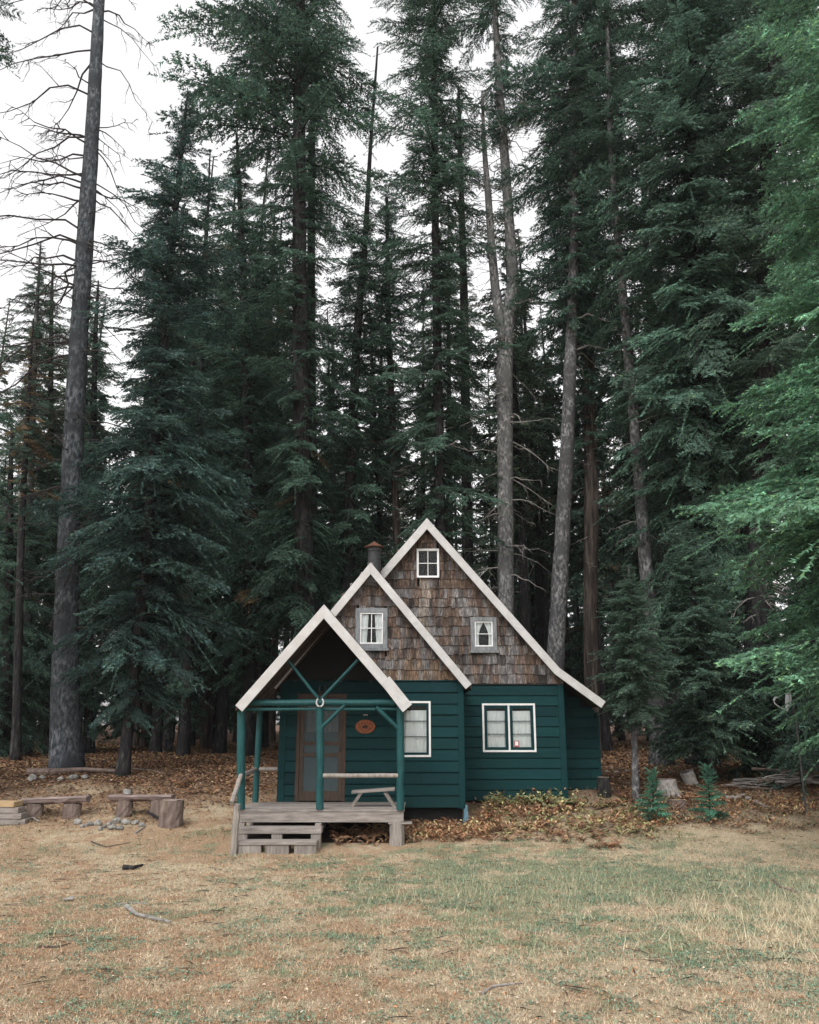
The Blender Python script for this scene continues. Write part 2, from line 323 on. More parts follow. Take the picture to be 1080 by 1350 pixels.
def litter():
    rng = np.random.RandomState(2); g = Geo()
    x, y = scatter(240000, -40, 40, 14.5, 46, rng, pw=1.7)
    c, l, gg, r = ground_cols(x, y); k = rng.rand(len(x)) < l; x, y = x[k], y[k]; n = len(x)
    col = LEAFC[rng.choice(7, n, p=[.24, .25, .2, .1, .05, .12, .04])] * (.5 + .8 * rng.rand(n, 1)) 
    leafquads(g, x, y, gz(x, y) + .012 + .03 * rng.rand(n), (.018 + .026 * rng.rand(n)) * (1 + (y - 15) / 30), col, rng)
    # tiny clover and moss leaves in clusters
    x, y = scatter(240000, -14, 14, 6.3, 17, rng); k = fbm(x, y, 2.6, 91, 4) + .10 * (rng.rand(len(x)) - .5) > .58 - .012 * np.clip(x, -5, 4); x, y = x[k], y[k]; n = len(x)
    leafquads(g, x, y, gz(x, y) + .008 + .012 * rng.rand(n), .007 + .009 * rng.rand(n), np.array([.13, .215, .15]) * (.5 + 1.0 * rng.rand(n, 1)), rng, .5)
    # sparse bits, cones and twigs over the clearing
    x, y = scatter(26000, -14, 14, 6.3, 16, rng); n = len(x)
    col = np.array([[.30, .15, .08], [.10, .07, .05], [.55, .46, .36], [.40, .20, .10]])[rng.choice(4, n, p=[.4, .25, .1, .25])] * (.6 + .7 * rng.rand(n, 1))
    leafquads(g, x, y, gz(x, y) + .015, .008 + .014 * rng.rand(n), col, rng, .3)
    # dark needles, cones and broken twigs lying about
    x, y = scatter(2200, -14, 14, 6.5, 21, rng); k = fbm(x, y, .9, 95, 3) - .012 * x + .02 * np.clip(y - 12, -3, 6) > .50; x, y = x[k], y[k]; n = len(x)
    L = .03 + .14 * rng.rand(n) ** 2; a = rng.rand(n) * 6.283; w = .004 + .007 * rng.rand(n); p = np.stack([x, y, gz(x, y) + .016], -1)
    u = np.stack([np.cos(a) * L, np.sin(a) * L, 0 * L], -1); q = np.stack([-np.sin(a) * w, np.cos(a) * w, .008 + 0 * w], -1)
    v = np.stack([p - u, p - q * [1, 1, -1], p + u, p + q], 1).reshape(-1, 3); i = np.arange(n)[:, None] * 4
    g.add(v, np.concatenate([i + np.array([[0, 1, 2]]), i + np.array([[0, 2, 3]])]), np.repeat(np.array([.075, .058, .048]) * (.5 + 1.6 * rng.rand(n, 1)), 4, 0))
    tag(g.build('leaf_litter', M_litter), kind='stuff')
litter()
def bracken():
    """brown bracken and low yellow-green herbs round the foot of the cabin: uncountable ground cover"""
    rng = np.random.RandomState(3); g = Geo()
    def frond(cx, cy, h, pal):
        nfr = rng.randint(3, 7); z0 = float(gz(cx, cy))
        for q in range(nfr):
            a = rng.rand() * 6.283; L = h * (.7 + .6 * rng.rand()); m = 7 + rng.randint(5)
            t = np.linspace(.15, 1, m); r = L * .75 * t; zz = L * (t * 1.15 - .75 * t * t)
            X = cx + np.cos(a) * r; Y = cy + np.sin(a) * r; Z = z0 + np.maximum(zz, .02)
            cc = pal[rng.randint(len(pal))] * (.6 + .7 * rng.rand())
            for s in (-1, 1):
                n = m; ln = L * .30 * (1.15 - t); aa = a + s * 1.2 + rng.normal(0, .15, n)
                tip = np.stack([X + np.cos(aa) * ln, Y + np.sin(aa) * ln, Z - ln * (.1 + .5 * rng.rand(n))], -1)
                b = np.stack([X, Y, Z], -1); d = np.array([math.cos(a), math.sin(a), .1]) * (L * .055)
                v = np.stack([b - d, tip, b + d], 1).reshape(-1, 3); g.add(v, np.arange(3 * n).reshape(-1, 3), np.repeat(cc[None] * (.75 + .5 * rng.rand(n, 1)), 3, 0))
            g.tube(np.stack([X, Y, Z], -1)[[0, m // 2, m - 1]], [.004, .003, .001], 3, cc * .6, cap=False)
    brown = [np.array(c) for c in ([.32, .165, .09], [.25, .125, .07], [.17, .09, .058], [.40, .25, .14], [.30, .21, .14])]
    yg = [np.array(c) for c in ([.36, .35, .16], [.28, .29, .13], [.42, .36, .18], [.20, .23, .11])]
    def band(n, f, pal, h0, h1):
        for _ in range(n):
            px, py = f(); p = G(px, py)
            if p[1] < 6: continue
            if HX0 < p[0] < HX1 and p[1] > 18.7 and (p[0] < 1.3 or p[1] > 20.45): continue
            frond(p[0], p[1], h0 + (h1 - h0) * rng.rand(), pal)
    band(170, lambda: (rng.uniform(436, 800), rng.uniform(1090, 1112) - max(0, 22) * 0), brown, .12, .26)
    band(200, lambda: (lambda u: (440 + 400 * u, 1114 - 58 * u ** .8 + rng.normal(0, 6)))(rng.rand()), brown, .14, .30)
    band(240, lambda: (rng.uniform(620, 870), rng.uniform(1056, 1100)), brown + yg, .10, .24)
    band(150, lambda: (rng.uniform(640, 900), rng.uniform(1058, 1112)), yg, .08, .2)
    band(50, lambda: (rng.uniform(650, 760), rng.uniform(1056, 1068)), yg, .3, .5)
    band(70, lambda: (rng.uniform(960, 1080), rng.uniform(1003, 1030)), yg + brown, .15, .35)
    band(110, lambda: (rng.uniform(740, 1080), rng.uniform(1015, 1065)), brown, .1, .22)
    band(16, lambda: (rng.normal(802, 9), rng.normal(1118, 3)), brown[:3], .12, .2)
    band(60, lambda: (rng.uniform(230, 330), rng.uniform(1000, 1060)), brown, .12, .3)
    band(60, lambda: (rng.uniform(0, 240), rng.uniform(1012, 1075)), brown, .08, .16)
    # big curled fallen leaves heaped among the fronds
    n = 12000; u = rng.rand(n); X = np.concatenate([rng.uniform(-1.55, 1.6, n // 3), rng.uniform(1.2, 5.6, n // 3), rng.uniform(5, 9.5, n - 2 * (n // 3))])
    Y = np.concatenate([17.2 + 1.2 * rng.rand(n // 3), 17.9 + 2.4 * rng.rand(n // 3), 18.2 + 2.8 * rng.rand(n - 2 * (n // 3))])
    k = (fbm(X, Y, 1.6, 33, 3) + .18 * (rng.rand(n) - .5) > .47 + .03 * np.clip(X - 3, 0, 3)) & ~((X < -.15) & (Y > 16.95)) & ~((X > -3.0) & (X < 1.3) & (Y > 18.65)); X, Y = X[k], Y[k]; n = len(X)
    pal = np.array([[.36, .19, .10], [.26, .13, .072], [.44, .29, .17], [.15, .085, .055], [.42, .37, .18]])
    leafquads(g, X, Y, gz(X, Y) + .02 + .17 * rng.rand(n) ** 1.6, (.018 + .024 * rng.rand(n)), pal[rng.choice(5, n, p=[.34, .24, .2, .12, .10])] * (.6 + .7 * rng.rand(n, 1)), rng, 1.0)
    # loose leafy shoots against the wall and along the right-hand side
    for _ in range(120):
        if rng.rand() < .55: px, py = rng.uniform(640, 800), rng.uniform(1056, 1072); h = rng.uniform(.12, .38)
        else: px, py = rng.uniform(690, 900), rng.uniform(1062, 1104); h = rng.uniform(.1, .28)
        p = G(px, py); m = rng.randint(7, 15); t = rng.rand(m); la = rng.rand() * 6.28; ln = rng.uniform(.1, .5) * h
        g.tube([p, (p[0] + math.cos(la) * ln * .4, p[1] + math.sin(la) * ln * .4, p[2] + h * .55), (p[0] + math.cos(la) * ln, p[1] + math.sin(la) * ln, p[2] + h)], [.005, .004, .002], 3, (.12, .09, .06), cap=False)
        c = (yg if rng.rand() < .65 else brown)[rng.randint(4)]
        leafquads(g, p[0] + math.cos(la) * ln * t + rng.normal(0, .045, m), p[1] + math.sin(la) * ln * t + rng.normal(0, .045, m), p[2] + h * t + .02, .022 + .025 * rng.rand(m), c * (.6 + .8 * rng.rand(m, 1)), rng, .9)
    tag(g.build('bracken_ground_cover', M_fern), kind='stuff')
bracken()
# ------------------------------------------------------------------ trees
TWIG = {}
def bough_template(seed, nside=24, W=.30, step=.024, sl=.050, sw=.014, droop=.45):
    """one conifer bough of unit length along +x: side twigs carrying short needle shoots"""
    rng = np.random.RandomState(seed); V = []; ID = []
    tw = []
    for i in range(nside):
        x = .05 + .95 * (i + rng.rand() * .8) / nside
        for s in (-1, 1):
            if rng.rand() < .1: continue
            prof = (1.02 - x) ** .65 * min(1, x / .18 + .45); l = W * prof * rng.uniform(.65, 1.2) + .03
            a = s * R(rng.uniform(42, 66)); dz = rng.uniform(-droop * 1.4, .22)
            tw.append((x, 0, 0, l, a, dz))
            if l > .12:      # a fork on each longer twig
                fx = rng.uniform(.35, .6); a2 = a * rng.uniform(.2, .5) if rng.rand() < .6 else a * 1.5
                tw.append((x + math.cos(a) * l * fx, math.sin(a) * l * fx, dz * l * fx, l * .5, a2, dz + rng.uniform(-.25, .05)))
    tw.append((.08, 0, 0, .95, 0, 0))
    for ti, (x, y, z, l, a, dz) in enumerate(tw):
        n = max(2, int(l / step)); t = (np.arange(n) + rng.rand(n) * .5) / n
        bx = x + np.cos(a) * l * t; by = y + np.sin(a) * l * t; bz = z + dz * l * t - .25 * (l * t) ** 2
        for s in (-1, 1):
            aa = a + s * rng.uniform(R(25), R(60), n); ln = sl * rng.uniform(.6, 1.25, n) * (1.1 - .35 * t)
            up = rng.uniform(-.75, .45, n)
            tip = np.stack([bx + np.cos(aa) * ln, by + np.sin(aa) * ln, bz + up * ln], -1); b = np.stack([bx, by, bz], -1)
            roll = rng.normal(0, .7, n); d = np.stack([np.cos(a) * np.cos(roll), np.sin(a) * np.cos(roll), np.sin(roll)], -1) * sw * rng.uniform(.7, 1.3, (n, 1))
            V.append(np.stack([b - d, tip, b + d], 1)); ID.append(np.full(n, ti))
    V = np.concatenate(V); TWIG[len(V), float(V[0, 1, 0])] = np.concatenate(ID); return V      # (n,3,3)
TPL = [bough_template(s, 22 + s % 3 * 2, .27 + .02 * (s % 4)) for s in range(6)]
TPLM = [bough_template(60 + s, 28, .28, .0145, .029, .0086) for s in range(5)]     # for long boughs: shoots keep their real size
TPLF = [bough_template(40 + s, 15, .32, .042, .075, .026) for s in range(4)]          # coarser, for far trees
TPLN = [bough_template(80 + s, 34, .30, .0115, .026, .0066, .35) for s in range(5)]        # finer, for near trees
def boughs(G_, O, A, E, L, D, tpls, rng, gain, rust=0.0, lat=1.0, wood=None, wr=.011, wk=3):
    n = len(O)
    if tpls is TPL: tpls = TPL + TPLM; pick = np.where(L > 1.9, 6 + rng.randint(5, size=n), rng.randint(6, size=n))
    else: pick = rng.randint(len(tpls), size=n)
    for k in range(len(tpls)):
        idx = np.where(pick == k)[0]
        if not len(idx): continue
        T = tpls[k].reshape(-1, 3)[None]; m = T.shape[1]
        l = L[idx][:, None]; fl = np.where(rng.rand(len(idx)) < .5, -1, 1)[:, None]
        x = T[..., 0] * l; y = T[..., 1] * l * fl * lat; z = T[..., 2] * l + (-D[idx][:, None] * T[..., 0] ** 2 + .30 * D[idx][:, None] * T[..., 0] ** 4) * l
        rl = rng.normal(0, .22, (len(idx), 1)); y, z = y * np.cos(rl) - z * np.sin(rl) * 1, z * np.cos(rl) + y * np.sin(rl)
        ce, se = np.cos(E[idx])[:, None], np.sin(E[idx])[:, None]; x, z = x * ce - z * se, x * se + z * ce
        ca, sa = np.cos(A[idx])[:, None], np.sin(A[idx])[:, None]; X = x * ca - y * sa; Y = x * sa + y * ca
        v = np.stack([X, Y, z], -1) + O[idx][:, None]
        tri = v.reshape(-1, 3, 3); nt_ = len(tri)
        bt = gain * np.exp(rng.normal(0, .22, (len(idx), 1))); ids = TWIG[len(tpls[k]), float(tpls[k][0, 1, 0])]
        tv = np.exp(rng.normal(0, .32, (len(idx), ids.max() + 1)))[:, ids]; bt = (bt * tv).reshape(-1, 1)
        c = bt * np.exp(rng.normal(0, .28, (nt_, 1))) * np.array([1, 1, 1.]) 
        wv = rng.rand(nt_, 1) < .10; c = np.where(wv, c * np.array([1.7, 1.45, 1.0]), c)
        ru = np.repeat(rng.rand(len(idx)) < rust, m // 3)
        c[ru] = c[ru] * np.array([2.6, 1.05, .75])
        G_.add(v.reshape(-1, 3), np.arange(nt_ * 3).reshape(-1, 3), np.repeat(c, 3, 0))
    if wood is not None:
        for i in range(n):
            t = np.array([0, .25, .55, .9]); x = t * L[i]; z = (-D[i] * t ** 2 + .3 * D[i] * t ** 4) * L[i]
            ce, se = math.cos(E[i]), math.sin(E[i]); x, z = x * ce - z * se, x * se + z * ce
            p = O[i] + np.stack([x * math.cos(A[i]), x * math.sin(A[i]), z], -1)
            wood.tube(p, wr * L[i] * np.array([1.2, .85, .5, .15]), wk, cap=False)
def trunk_geo(path, seed, flare=1.5, k=14, sides_noise=.10):
    """path: list of (x,y,z,radius) bottom to top"""
    rng = np.random.RandomState(seed); p = np.array(path, float); z = p[:, 2]
    n = max(12, int((z[-1] - z[0]) / .45)); zz = z[0] + (z[-1] - z[0]) * np.linspace(0, 1, n) ** 1.15
    X = np.interp(zz, z, p[:, 0]); Y = np.interp(zz, z, p[:, 1]); r = np.interp(zz, z, p[:, 3])
    if n > 6:
        for _ in range(3): X[1:-1] = (X[:-2] + 2 * X[1:-1] + X[2:]) / 4; r[1:-1] = (r[:-2] + 2 * r[1:-1] + r[2:]) / 4
    h = zz - zz[0]; r = r * (1 + (flare - 1) * np.exp(-h / .45))
    zz2 = zz.copy(); zz2[0] -= .35
    g = Geo(); g.tube(np.stack([X, Y, zz2], -1), r, k, wob=sides_noise, rng=rng)
    return g, (lambda q: np.stack([np.interp(q, zz, X), np.interp(q, zz, Y), q], -1)), (lambda q: np.interp(q, zz, r))
def twiggy(g, o, a, e, L, r, rng, droop=.5, depth=2, k=4, side=6):
    """bare dead branch with side twigs"""
    n = 7; t = np.linspace(0, 1, n); x = t * L
    wob = np.cumsum(rng.normal(0, .055, n)) * L; zt = (-droop * t ** 2 + droop * .35 * t ** 4) * L + np.cumsum(rng.normal(0, .038, n)) * L
    ce, se = math.cos(e), math.sin(e); xx, zz = x * ce - zt * se, x * se + zt * ce
    p = np.stack([xx * math.cos(a) - wob * math.sin(a), xx * math.sin(a) + wob * math.cos(a), zz], -1); p += np.asarray(o) - p[0]
    g.tube(p, r * (1 - .85 * t), k, cap=False)
    if depth > 0:
        for _ in range(side):
            q = rng.uniform(.2, .97); i = min(n - 2, int(q * (n - 1))); f = q * (n - 1) - i; b = p[i] * (1 - f) + p[i + 1] * f
            twiggy(g, b, a + rng.choice([-1, 1]) * rng.uniform(.4, 1.2), e - droop * q * .9 + rng.uniform(-.5, .35), L * rng.uniform(.18, .42) * (1.15 - q * .5), max(r * .42, .0045), rng, droop * rng.uniform(-.3, 1.3), depth - 1, 3, max(2, side - 2))
def conifer(name, label, Y, path, crown, seed, leaf=None, bark=None, gain=1.0, per_m=7.0, tpls=None, droop=.55, elev=.18, rust=0.0, group=None, cat='tree',
            dead=None, asym=None, tilt=0, flare=1.5, lat=1.0, wr=.011, deadmat=None, sub_parent=None, gaps=0):
    """path: (px,py,width_px) going up; crown: (py, radius_m) going up.  All in the plane at distance Y."""
    leaf = leaf or M_fir; bark = bark or M_bark; tpls = tpls or TPL; rng = np.random.RandomState(seed)
    pts = []
    for i, (px, py, w) in enumerate(path):
        q = P(px, py, Y); pts.append([q[0], Y + tilt * i, q[2], w / 2 / pxm(Y, q[2])])
    base = [pts[0][0], pts[0][1], float(gz(pts[0][0], pts[0][1]))]
    pts[0][2] = base[2]
    root = empty(name, label, cat, base, group)
    loc = [[a - base[0], b - base[1], c - base[2], r] for a, b, c, r in pts]
    tg, at, rad = trunk_geo(loc, seed, flare)
    limbs = tg; has = False
    if crown:
        cz = np.array([P(540, py, Y)[2] - base[2] for py, r in crown]); cr = np.array([r for py, r in crown])
        z = cz[0]; O = []; A = []; E = []; Ls = []; D = []; a = rng.rand() * 6
        while z < cz[-1]:
            r = float(np.interp(z, cz, cr)); hrel = (z - cz[0]) / (cz[-1] - cz[0])
            if r > .05:
                a += 2.4 + rng.uniform(-.7, .7); Lb = r * rng.uniform(.42, 1.22)
                if gaps and vnoise(z * 1.0, a % 6.28 * .8, .9, seed) < gaps: Lb *= .45
                if asym: Lb *= asym(z + base[2], a)
                o = at(z); O.append(o); A.append(a); E.append(elev * (hrel * 2.2 - .4) + rng.normal(0, .12)); Ls.append(max(Lb, .2)); D.append(droop * (1.15 - .7 * hrel) * rng.uniform(.6, 1.3))
            dens = per_m * (1.6 if r < 1 else 1) 
            z += rng.uniform(.5, 1.5) / dens
        cg = Geo(); O = np.array(O); A = np.array(A); E = np.array(E); Ls = np.array(Ls); D = np.array(D)
        boughs(cg, O, A, E, Ls, D, tpls, rng, gain, rust, lat, limbs, wr); has = True
        cg.build('crown', leaf, root)
    if dead:   # (py0, py1, count, length, droop, radius, side(-1,0,1), twigs)
        dg = Geo(); made = 0
        for (py0, py1, cnt, Ld, dr, rr, sd_, nt2) in dead:
            for _ in range(cnt):
                z = P(540, rng.uniform(py0, py1), Y)[2] - base[2]
                a = rng.uniform(0, 6.283) if sd_ == 0 else (math.pi if sd_ < 0 else 0) + rng.uniform(-1.0, 1.0)
                one = Geo() if made < 96 else dg; made += 1
                twiggy(one, at(z), a, rng.uniform(-.1, .45), Ld * rng.uniform(.5, 1.15), rr, rng, dr * rng.uniform(.6, 1.3), 2 if nt2 > 2 else 1, 4, nt2)
                if one is not dg: one.build('dead_branch', deadmat or M_deadwood, root)
        if dg.v: tag(dg.build('dead_branch', deadmat or M_deadwood, root), kind='stuff')
    tg.build('trunk', bark, root, smooth=True)
    return root
# --- T1, the bare snag at the left
def snag_left():
    root = conifer('dead_pine', 'tall bare grey dead pine with drooping leafless branches at the left', 24.0,
        [(89, 1014, 42), (86, 930, 37), (87, 830, 31), (91, 700, 27), (102, 480, 24), (112, 320, 22), (122, 170, 18), (131, 0, 14), (142, -250, 8), (150, -420, 3)], None, 11, bark=M_barkblue, flare=1.2,
        dead=[(-20, 470, 30, 3.9, .66, .044, -1, 7), (20, 480, 20, 2.3, .8, .032, 1, 6), (480, 850, 40, 2.4, .7, .028, 0, 6), (100, 500, 10, 2.0, .6, .035, 0, 5), (-380, 20, 30, 2.6, .6, .045, 0, 6)], deadmat=M_darktwig)
snag_left()
conifer('fir_tree', 'dense dark blue-green fir on a thin leaning trunk, behind the right log bench', 23.0,
    [(161, 1027, 15), (176, 900, 13), (196, 700, 15), (220, 400, 11), (243, 160, 5), (248, 120, 2)],
    [(950, .7), (880, 1.7), (800, 2.8), (600, 3.1), (450, 2.7), (300, 1.9), (180, 1.0), (120, .1)], 21, leaf=M_firblue, per_m=14, gain=1.1, gaps=.30)
conifer('fir_tree', 'dark shaggy fir with rusty needle tufts between the leaning fir and the tall twin-trunked fir', 29.0,
    [(326, 993, 18), (330, 800, 17), (326, 500, 14), (318, 300, 8), (312, 175, 3)],
    [(900, .9), (800, 2.4), (600, 2.9), (400, 2.5), (280, 1.5), (180, .3)], 22, per_m=11, rust=.02, gaps=.32)
conifer('tall_fir', 'tallest dark fir rising left of the cabin, thick trunk and ragged drooping crown', 27.0,
    [(399, 990, 34), (400, 700, 26), (396, 450, 20), (394, 200, 17), (396, 0, 13), (400, -330, 5)],
    [(870, 1.2), (800, 2.3), (700, 2.4), (560, 2.2), (470, 2.3), (380, 2.0), (300, 2.5), (200, 3.1), (80, 3.5), (0, 3.5), (-150, 2.6), (-330, .2)], 23, per_m=10, droop=.65, gaps=.42, rust=.02,
    asym=lambda z, a: 1.35 if (math.cos(a) < -.5 and z > 18) else 1.0)
conifer('slender_fir', 'slender trunk standing close against the right of the tallest left fir', 28.5,
    [(414, 993, 17), (412, 700, 14), (410, 450, 12), (411, 200, 9), (414, 60, 4)], [(560, .3), (450, .8), (300, 1.2), (60, .2)], 24, per_m=5, gaps=.4)
conifer('broken_top_tree', 'thin dark tree with a bare broken spire against the white sky', 29.0,
    [(452, 993, 20), (458, 760, 17), (463, 600, 13), (470, 450, 11), (481, 330, 8), (488, 200, 5), (498, 62, 2.5)], [(900, .9), (760, 1.8), (600, 1.9), (500, 2.4), (400, 2.3), (330, 1.5), (290, .5), (288, .0)], 25, per_m=10, gaps=.28,
    dead=[(70, 290, 9, .5, .3, .012, 0, 1), (600, 760, 12, 1.2, .5, .015, 0, 3)], deadmat=M_darktwig)
conifer('pale_trunk_tree', 'slim pale brown trunk with bare whiskery twigs, seen left of the main roof peak', 30.0,
    [(530, 993, 12), (524, 740, 10), (518, 560, 9), (512, 420, 7), (510, 260, 4)], [(620, .8), (500, 1.9), (400, 2.3), (240, .3)], 26, bark=M_barkbrown, per_m=10, gaps=.3,
    dead=[(560, 800, 30, 2.0, .5, .012, 0, 4)])
conifer('tall_fir', 'tall full fir rising straight above the main roof peak', 27.5,
    [(592, 993, 18), (580, 650, 14), (574, 300, 10), (572, 0, 7), (570, -260, 3)], [(800, .8), (640, 2.3), (520, 2.5), (380, 2.4), (250, 2.5), (100, 2.6), (0, 2.6), (-150, 1.6), (-260, .2)], 27, per_m=10.5, gaps=.36)
conifer('fir_tree', 'narrow fir with hanging boughs between the main roof peak and the forked grey pine', 32.0,
    [(620, 993, 16), (616, 700, 14), (612, 400, 11), (605, 120, 4)], [(860, .8), (700, 1.4), (560, 1.2), (300, 1.2), (120, .2)], 28, per_m=6.5, leaf=M_firfar, gaps=.35)
def forked():
    Y = 28.0
    root = conifer('forked_pine', 'grey-barked pine forking into two stems, whiskered with bare pale branches', Y,
        [(668, 993, 22), (667, 800, 21), (666, 600, 21), (665, 470, 22), (670, 415, 18), (678, 370, 15), (673, 320, 13.5), (665, 200, 12), (658, 110, 10), (653, 20, 7), (650, -160, 3)],
        [(200, .3), (110, 1.9), (0, 2.6), (-100, 1.7), (-160, .2)], 31, bark=M_barkpale, per_m=6, gaps=.35, flare=1.1, asym=lambda z, a: .55 if math.sin(a) < -.35 else 1.0,
        dead=[(150, 420, 30, 2.3, .45, .026, 0, 5), (420, 800, 42, 2.2, .8, .026, 0, 4)])
    pts = []; b = root.location
    for (px, py, w) in [(664, 445, 13), (656, 405, 13), (650, 350, 11), (644, 260, 9), (638, 190, 6), (636, 120, 3)]:
        q = P(px, py, Y - .1); pts.append([q[0] - b[0], Y - .1 - b[1], q[2] - b[2], w / 2 / pxm(Y, q[2])])
    g, at, rad = trunk_geo(pts, 4, 1.0); g.build('stem', M_barkpale, root, smooth=True)
    rng = np.random.RandomState(8)
    for _ in range(24):
        dg = Geo(); z = rng.uniform(pts[1][2], pts[-1][2]); twiggy(dg, at(z), rng.uniform(2, 4.5), .2, rng.uniform(.7, 2.0), .016, rng, .5, 2, 4, 4)
        dg.build('dead_branch', M_darktwig, root)
forked()
conifer('tall_fir', 'straight grey-trunked fir behind the right slope of the main roof, bare below and bushy above', 27.0,
    [(726, 993, 25), (733, 860, 23), (742, 700, 20), (748, 590, 18), (753, 450, 16), (757, 340, 13), (756, 180, 11), (757, 60, 8), (756, -260, 3)],
    [(475, .5), (420, 2.0), (300, 2.6), (200, 2.8), (80, 3.1), (0, 3.0), (-140, 2.2), (-260, .2)], 32, bark=M_barkgrey, per_m=11.5, gaps=.32, flare=1.1, asym=lambda z, a: .55 if math.sin(a) < -.35 else 1.0,
    dead=[(415, 470, 5, 3.4, .45, .034, 1, 2), (450, 800, 12, .4, .4, .012, 0, 1)])
conifer('cedar_tree', 'brown fibrous-barked cedar trunk right of the straight grey trunk', 29.5,
    [(781, 993, 20), (778, 800, 18), (780, 640, 19), (776, 480, 16), (772, 250, 10), (770, 60, 3)], [(620, .6), (520, 1.9), (400, 2.6), (300, 2.6), (150, 1.8), (60, .2)], 33, bark=M_barkbrown, per_m=10, gaps=.32, dead=[(540, 800, 14, 1.1, .6, .014, 0, 3)])
conifer('leaning_fir', 'slender grey tree leaning left, its foot on the leaf litter beyond the annex', 25.5,
    [(871, 985, 25), (863, 900, 22), (848, 700, 16), (831, 490, 13), (814, 310, 10), (804, 180, 7), (800, 0, 4), (796, -120, 2)],
    [(560, .5), (430, 1.5), (330, 1.9), (200, 2.2), (60, 2.2), (-120, .2)], 34, bark=M_barkgrey, per_m=9, gaps=.35, asym=lambda z, a: .55 if math.sin(a) < -.35 else 1.0, dead=[(420, 720, 22, 1.1, .6, .014, 0, 3)])
conifer('tall_fir', 'huge dark fir filling the right of the wood, its boughs hanging in tiers', 25.5,
    [(926, 1000, 34), (924, 700, 31), (918, 400, 26), (912, 100, 20), (905, -380, 4)],
    [(840, 1.2), (760, 2.4), (600, 3.1), (400, 3.7), (200, 3.7), (0, 3.2), (-200, 1.9), (-380, .2)], 35, per_m=15, gaps=.27, droop=.7, gain=1.45)
conifer('mossy_fir', 'dark trunk hung with bare mossy twigs behind the dish at the right', 24.0,
    [(1000, 1000, 34), (998, 830, 32), (1002, 700, 29), (1010, 400, 24), (1016, 0, 16), (1020, -250, 4)],
    [(660, .6), (600, 2.4), (400, 3.0), (150, 3.0), (-50, 2.2), (-250, .2)], 36, per_m=12, gaps=.15, gain=1.35,
    dead=[(700, 900, 34, 1.5, .95, .02, 0, 5)], leaf=M_firgrey)
conifer('young_fir', 'young fir with flat tiered boughs and a pointed top right of the annex', 22.3,
    [(936, 1012, 13), (931, 930, 11), (918, 820, 7), (905, 700, 3), (904, 690, 1)],
    [(992, 1.1), (950, 1.75), (880, 1.6), (800, 1.15), (730, .55), (690, .1)], 37, leaf=M_firgrey, per_m=34, droop=.30, gain=1.2, wr=.006)
conifer('young_fir', 'young fir with a pale spindly bare stem directly beside the annex', 20.6,
    [(837, 1036, 9), (836, 940, 8), (833, 850, 5), (829, 745, 2)],
    [(955, .5), (920, .95), (860, 1.0), (800, .7), (745, .1)], 38, leaf=M_firgrey, bark=M_barkgrey, per_m=30, droop=.35, gain=1.2)
conifer('spreading_fir', 'low dark spreading fir behind the brush pile, boughs touching the ground', 22.6,
    [(1050, 1012, 16), (1050, 900, 12), (1052, 760, 3)],
    [(1008, 1.5), (985, 2.7), (920, 2.5), (850, 1.5), (760, .1)], 39, leaf=M_fir, per_m=24, droop=.35, gain=.8)
conifer('near_fir', 'bright green fir reaching in from the right edge, nearest tree to the viewer', 14.6,
    [(1190, 1075, 60), (1192, 800, 52), (1195, 400, 44), (1198, 0, 34), (1200, -500, 6)],
    [(950, .8), (925, 1.8), (885, 2.6), (840, 2.9), (800, 2.8), (740, 2.5), (700, 3.0), (645, 4.2), (600, 3.5), (540, 2.8), (300, 2.7), (150, 3.1), (0, 3.1), (-200, 2.0), (-500, .2)], 40, leaf=M_firlight, tpls=TPLN, per_m=27,
    droop=.30, elev=.12, gain=1.45, gaps=.12, rust=0.0, asym=lambda z, a: (1.0 if math.cos(a) < .2 else .7))
conifer('edge_fir', 'green fir at the left edge of the view, mostly outside it', 20.0,
    [(-75, 1040, 30), (-72, 500, 22), (-70, 0, 12), (-70, -160, 4)],
    [(900, 1.0), (700, 1.9), (560, 2.1), (430, 1.5), (330, 1.0), (120, .9), (30, 1.9), (-60, 1.5), (-160, .2)], 41, per_m=15)
conifer('lichen_spruce', 'thin grey-green spruce with a reddish dead tuft, beyond the dead pine', 31.0,
    [(34, 993, 14), (38, 700, 11), (46, 450, 7), (54, 318, 2)], [(960, 1.1), (800, 1.7), (600, 1.8), (450, 1.3), (318, .2)], 42, leaf=M_firgrey, bark=M_barkgrey, per_m=12, gaps=.25, rust=.05, droop=.9)
conifer('dying_fir', 'half-dead fir with rusty red needles at the far left, beyond the dead pine', 27.0,
    [(22, 993, 12), (28, 700, 9), (38, 520, 5), (44, 420, 2)], [(700, .2), (620, .7), (560, .9), (500, .6), (430, .1)], 46, leaf=M_firgrey, bark=M_bark, per_m=10, gaps=.3, rust=.5, droop=.8)
conifer('fir_tree', 'mid-green fir filling the view just left of the dead pine trunk', 33.0,
    [(66, 985, 13), (66, 700, 10), (68, 400, 5), (70, 350, 2)], [(960, 1.2), (800, 2.1), (620, 1.9), (480, 1.2), (350, .1)], 47, leaf=M_firfar, per_m=10, gaps=.25)
conifer('fir_tree', 'mid-green fir filling the gap right of the dead pine trunk', 32.0,
    [(118, 985, 13), (120, 700, 11), (126, 430, 6), (130, 370, 2)], [(960, 1.2), (800, 2.0), (640, 1.9), (500, 1.3), (370, .1)], 48, leaf=M_fir, per_m=10, gaps=.25)
conifer('bushy_fir', 'bushy dark fir filling the gap between the dead pine and the left edge', 29.0,
    [(8, 993, 14), (12, 700, 11), (16, 560, 3)], [(980, 1.4), (850, 2.2), (700, 1.5), (560, .2)], 43, per_m=11, gaps=.2)
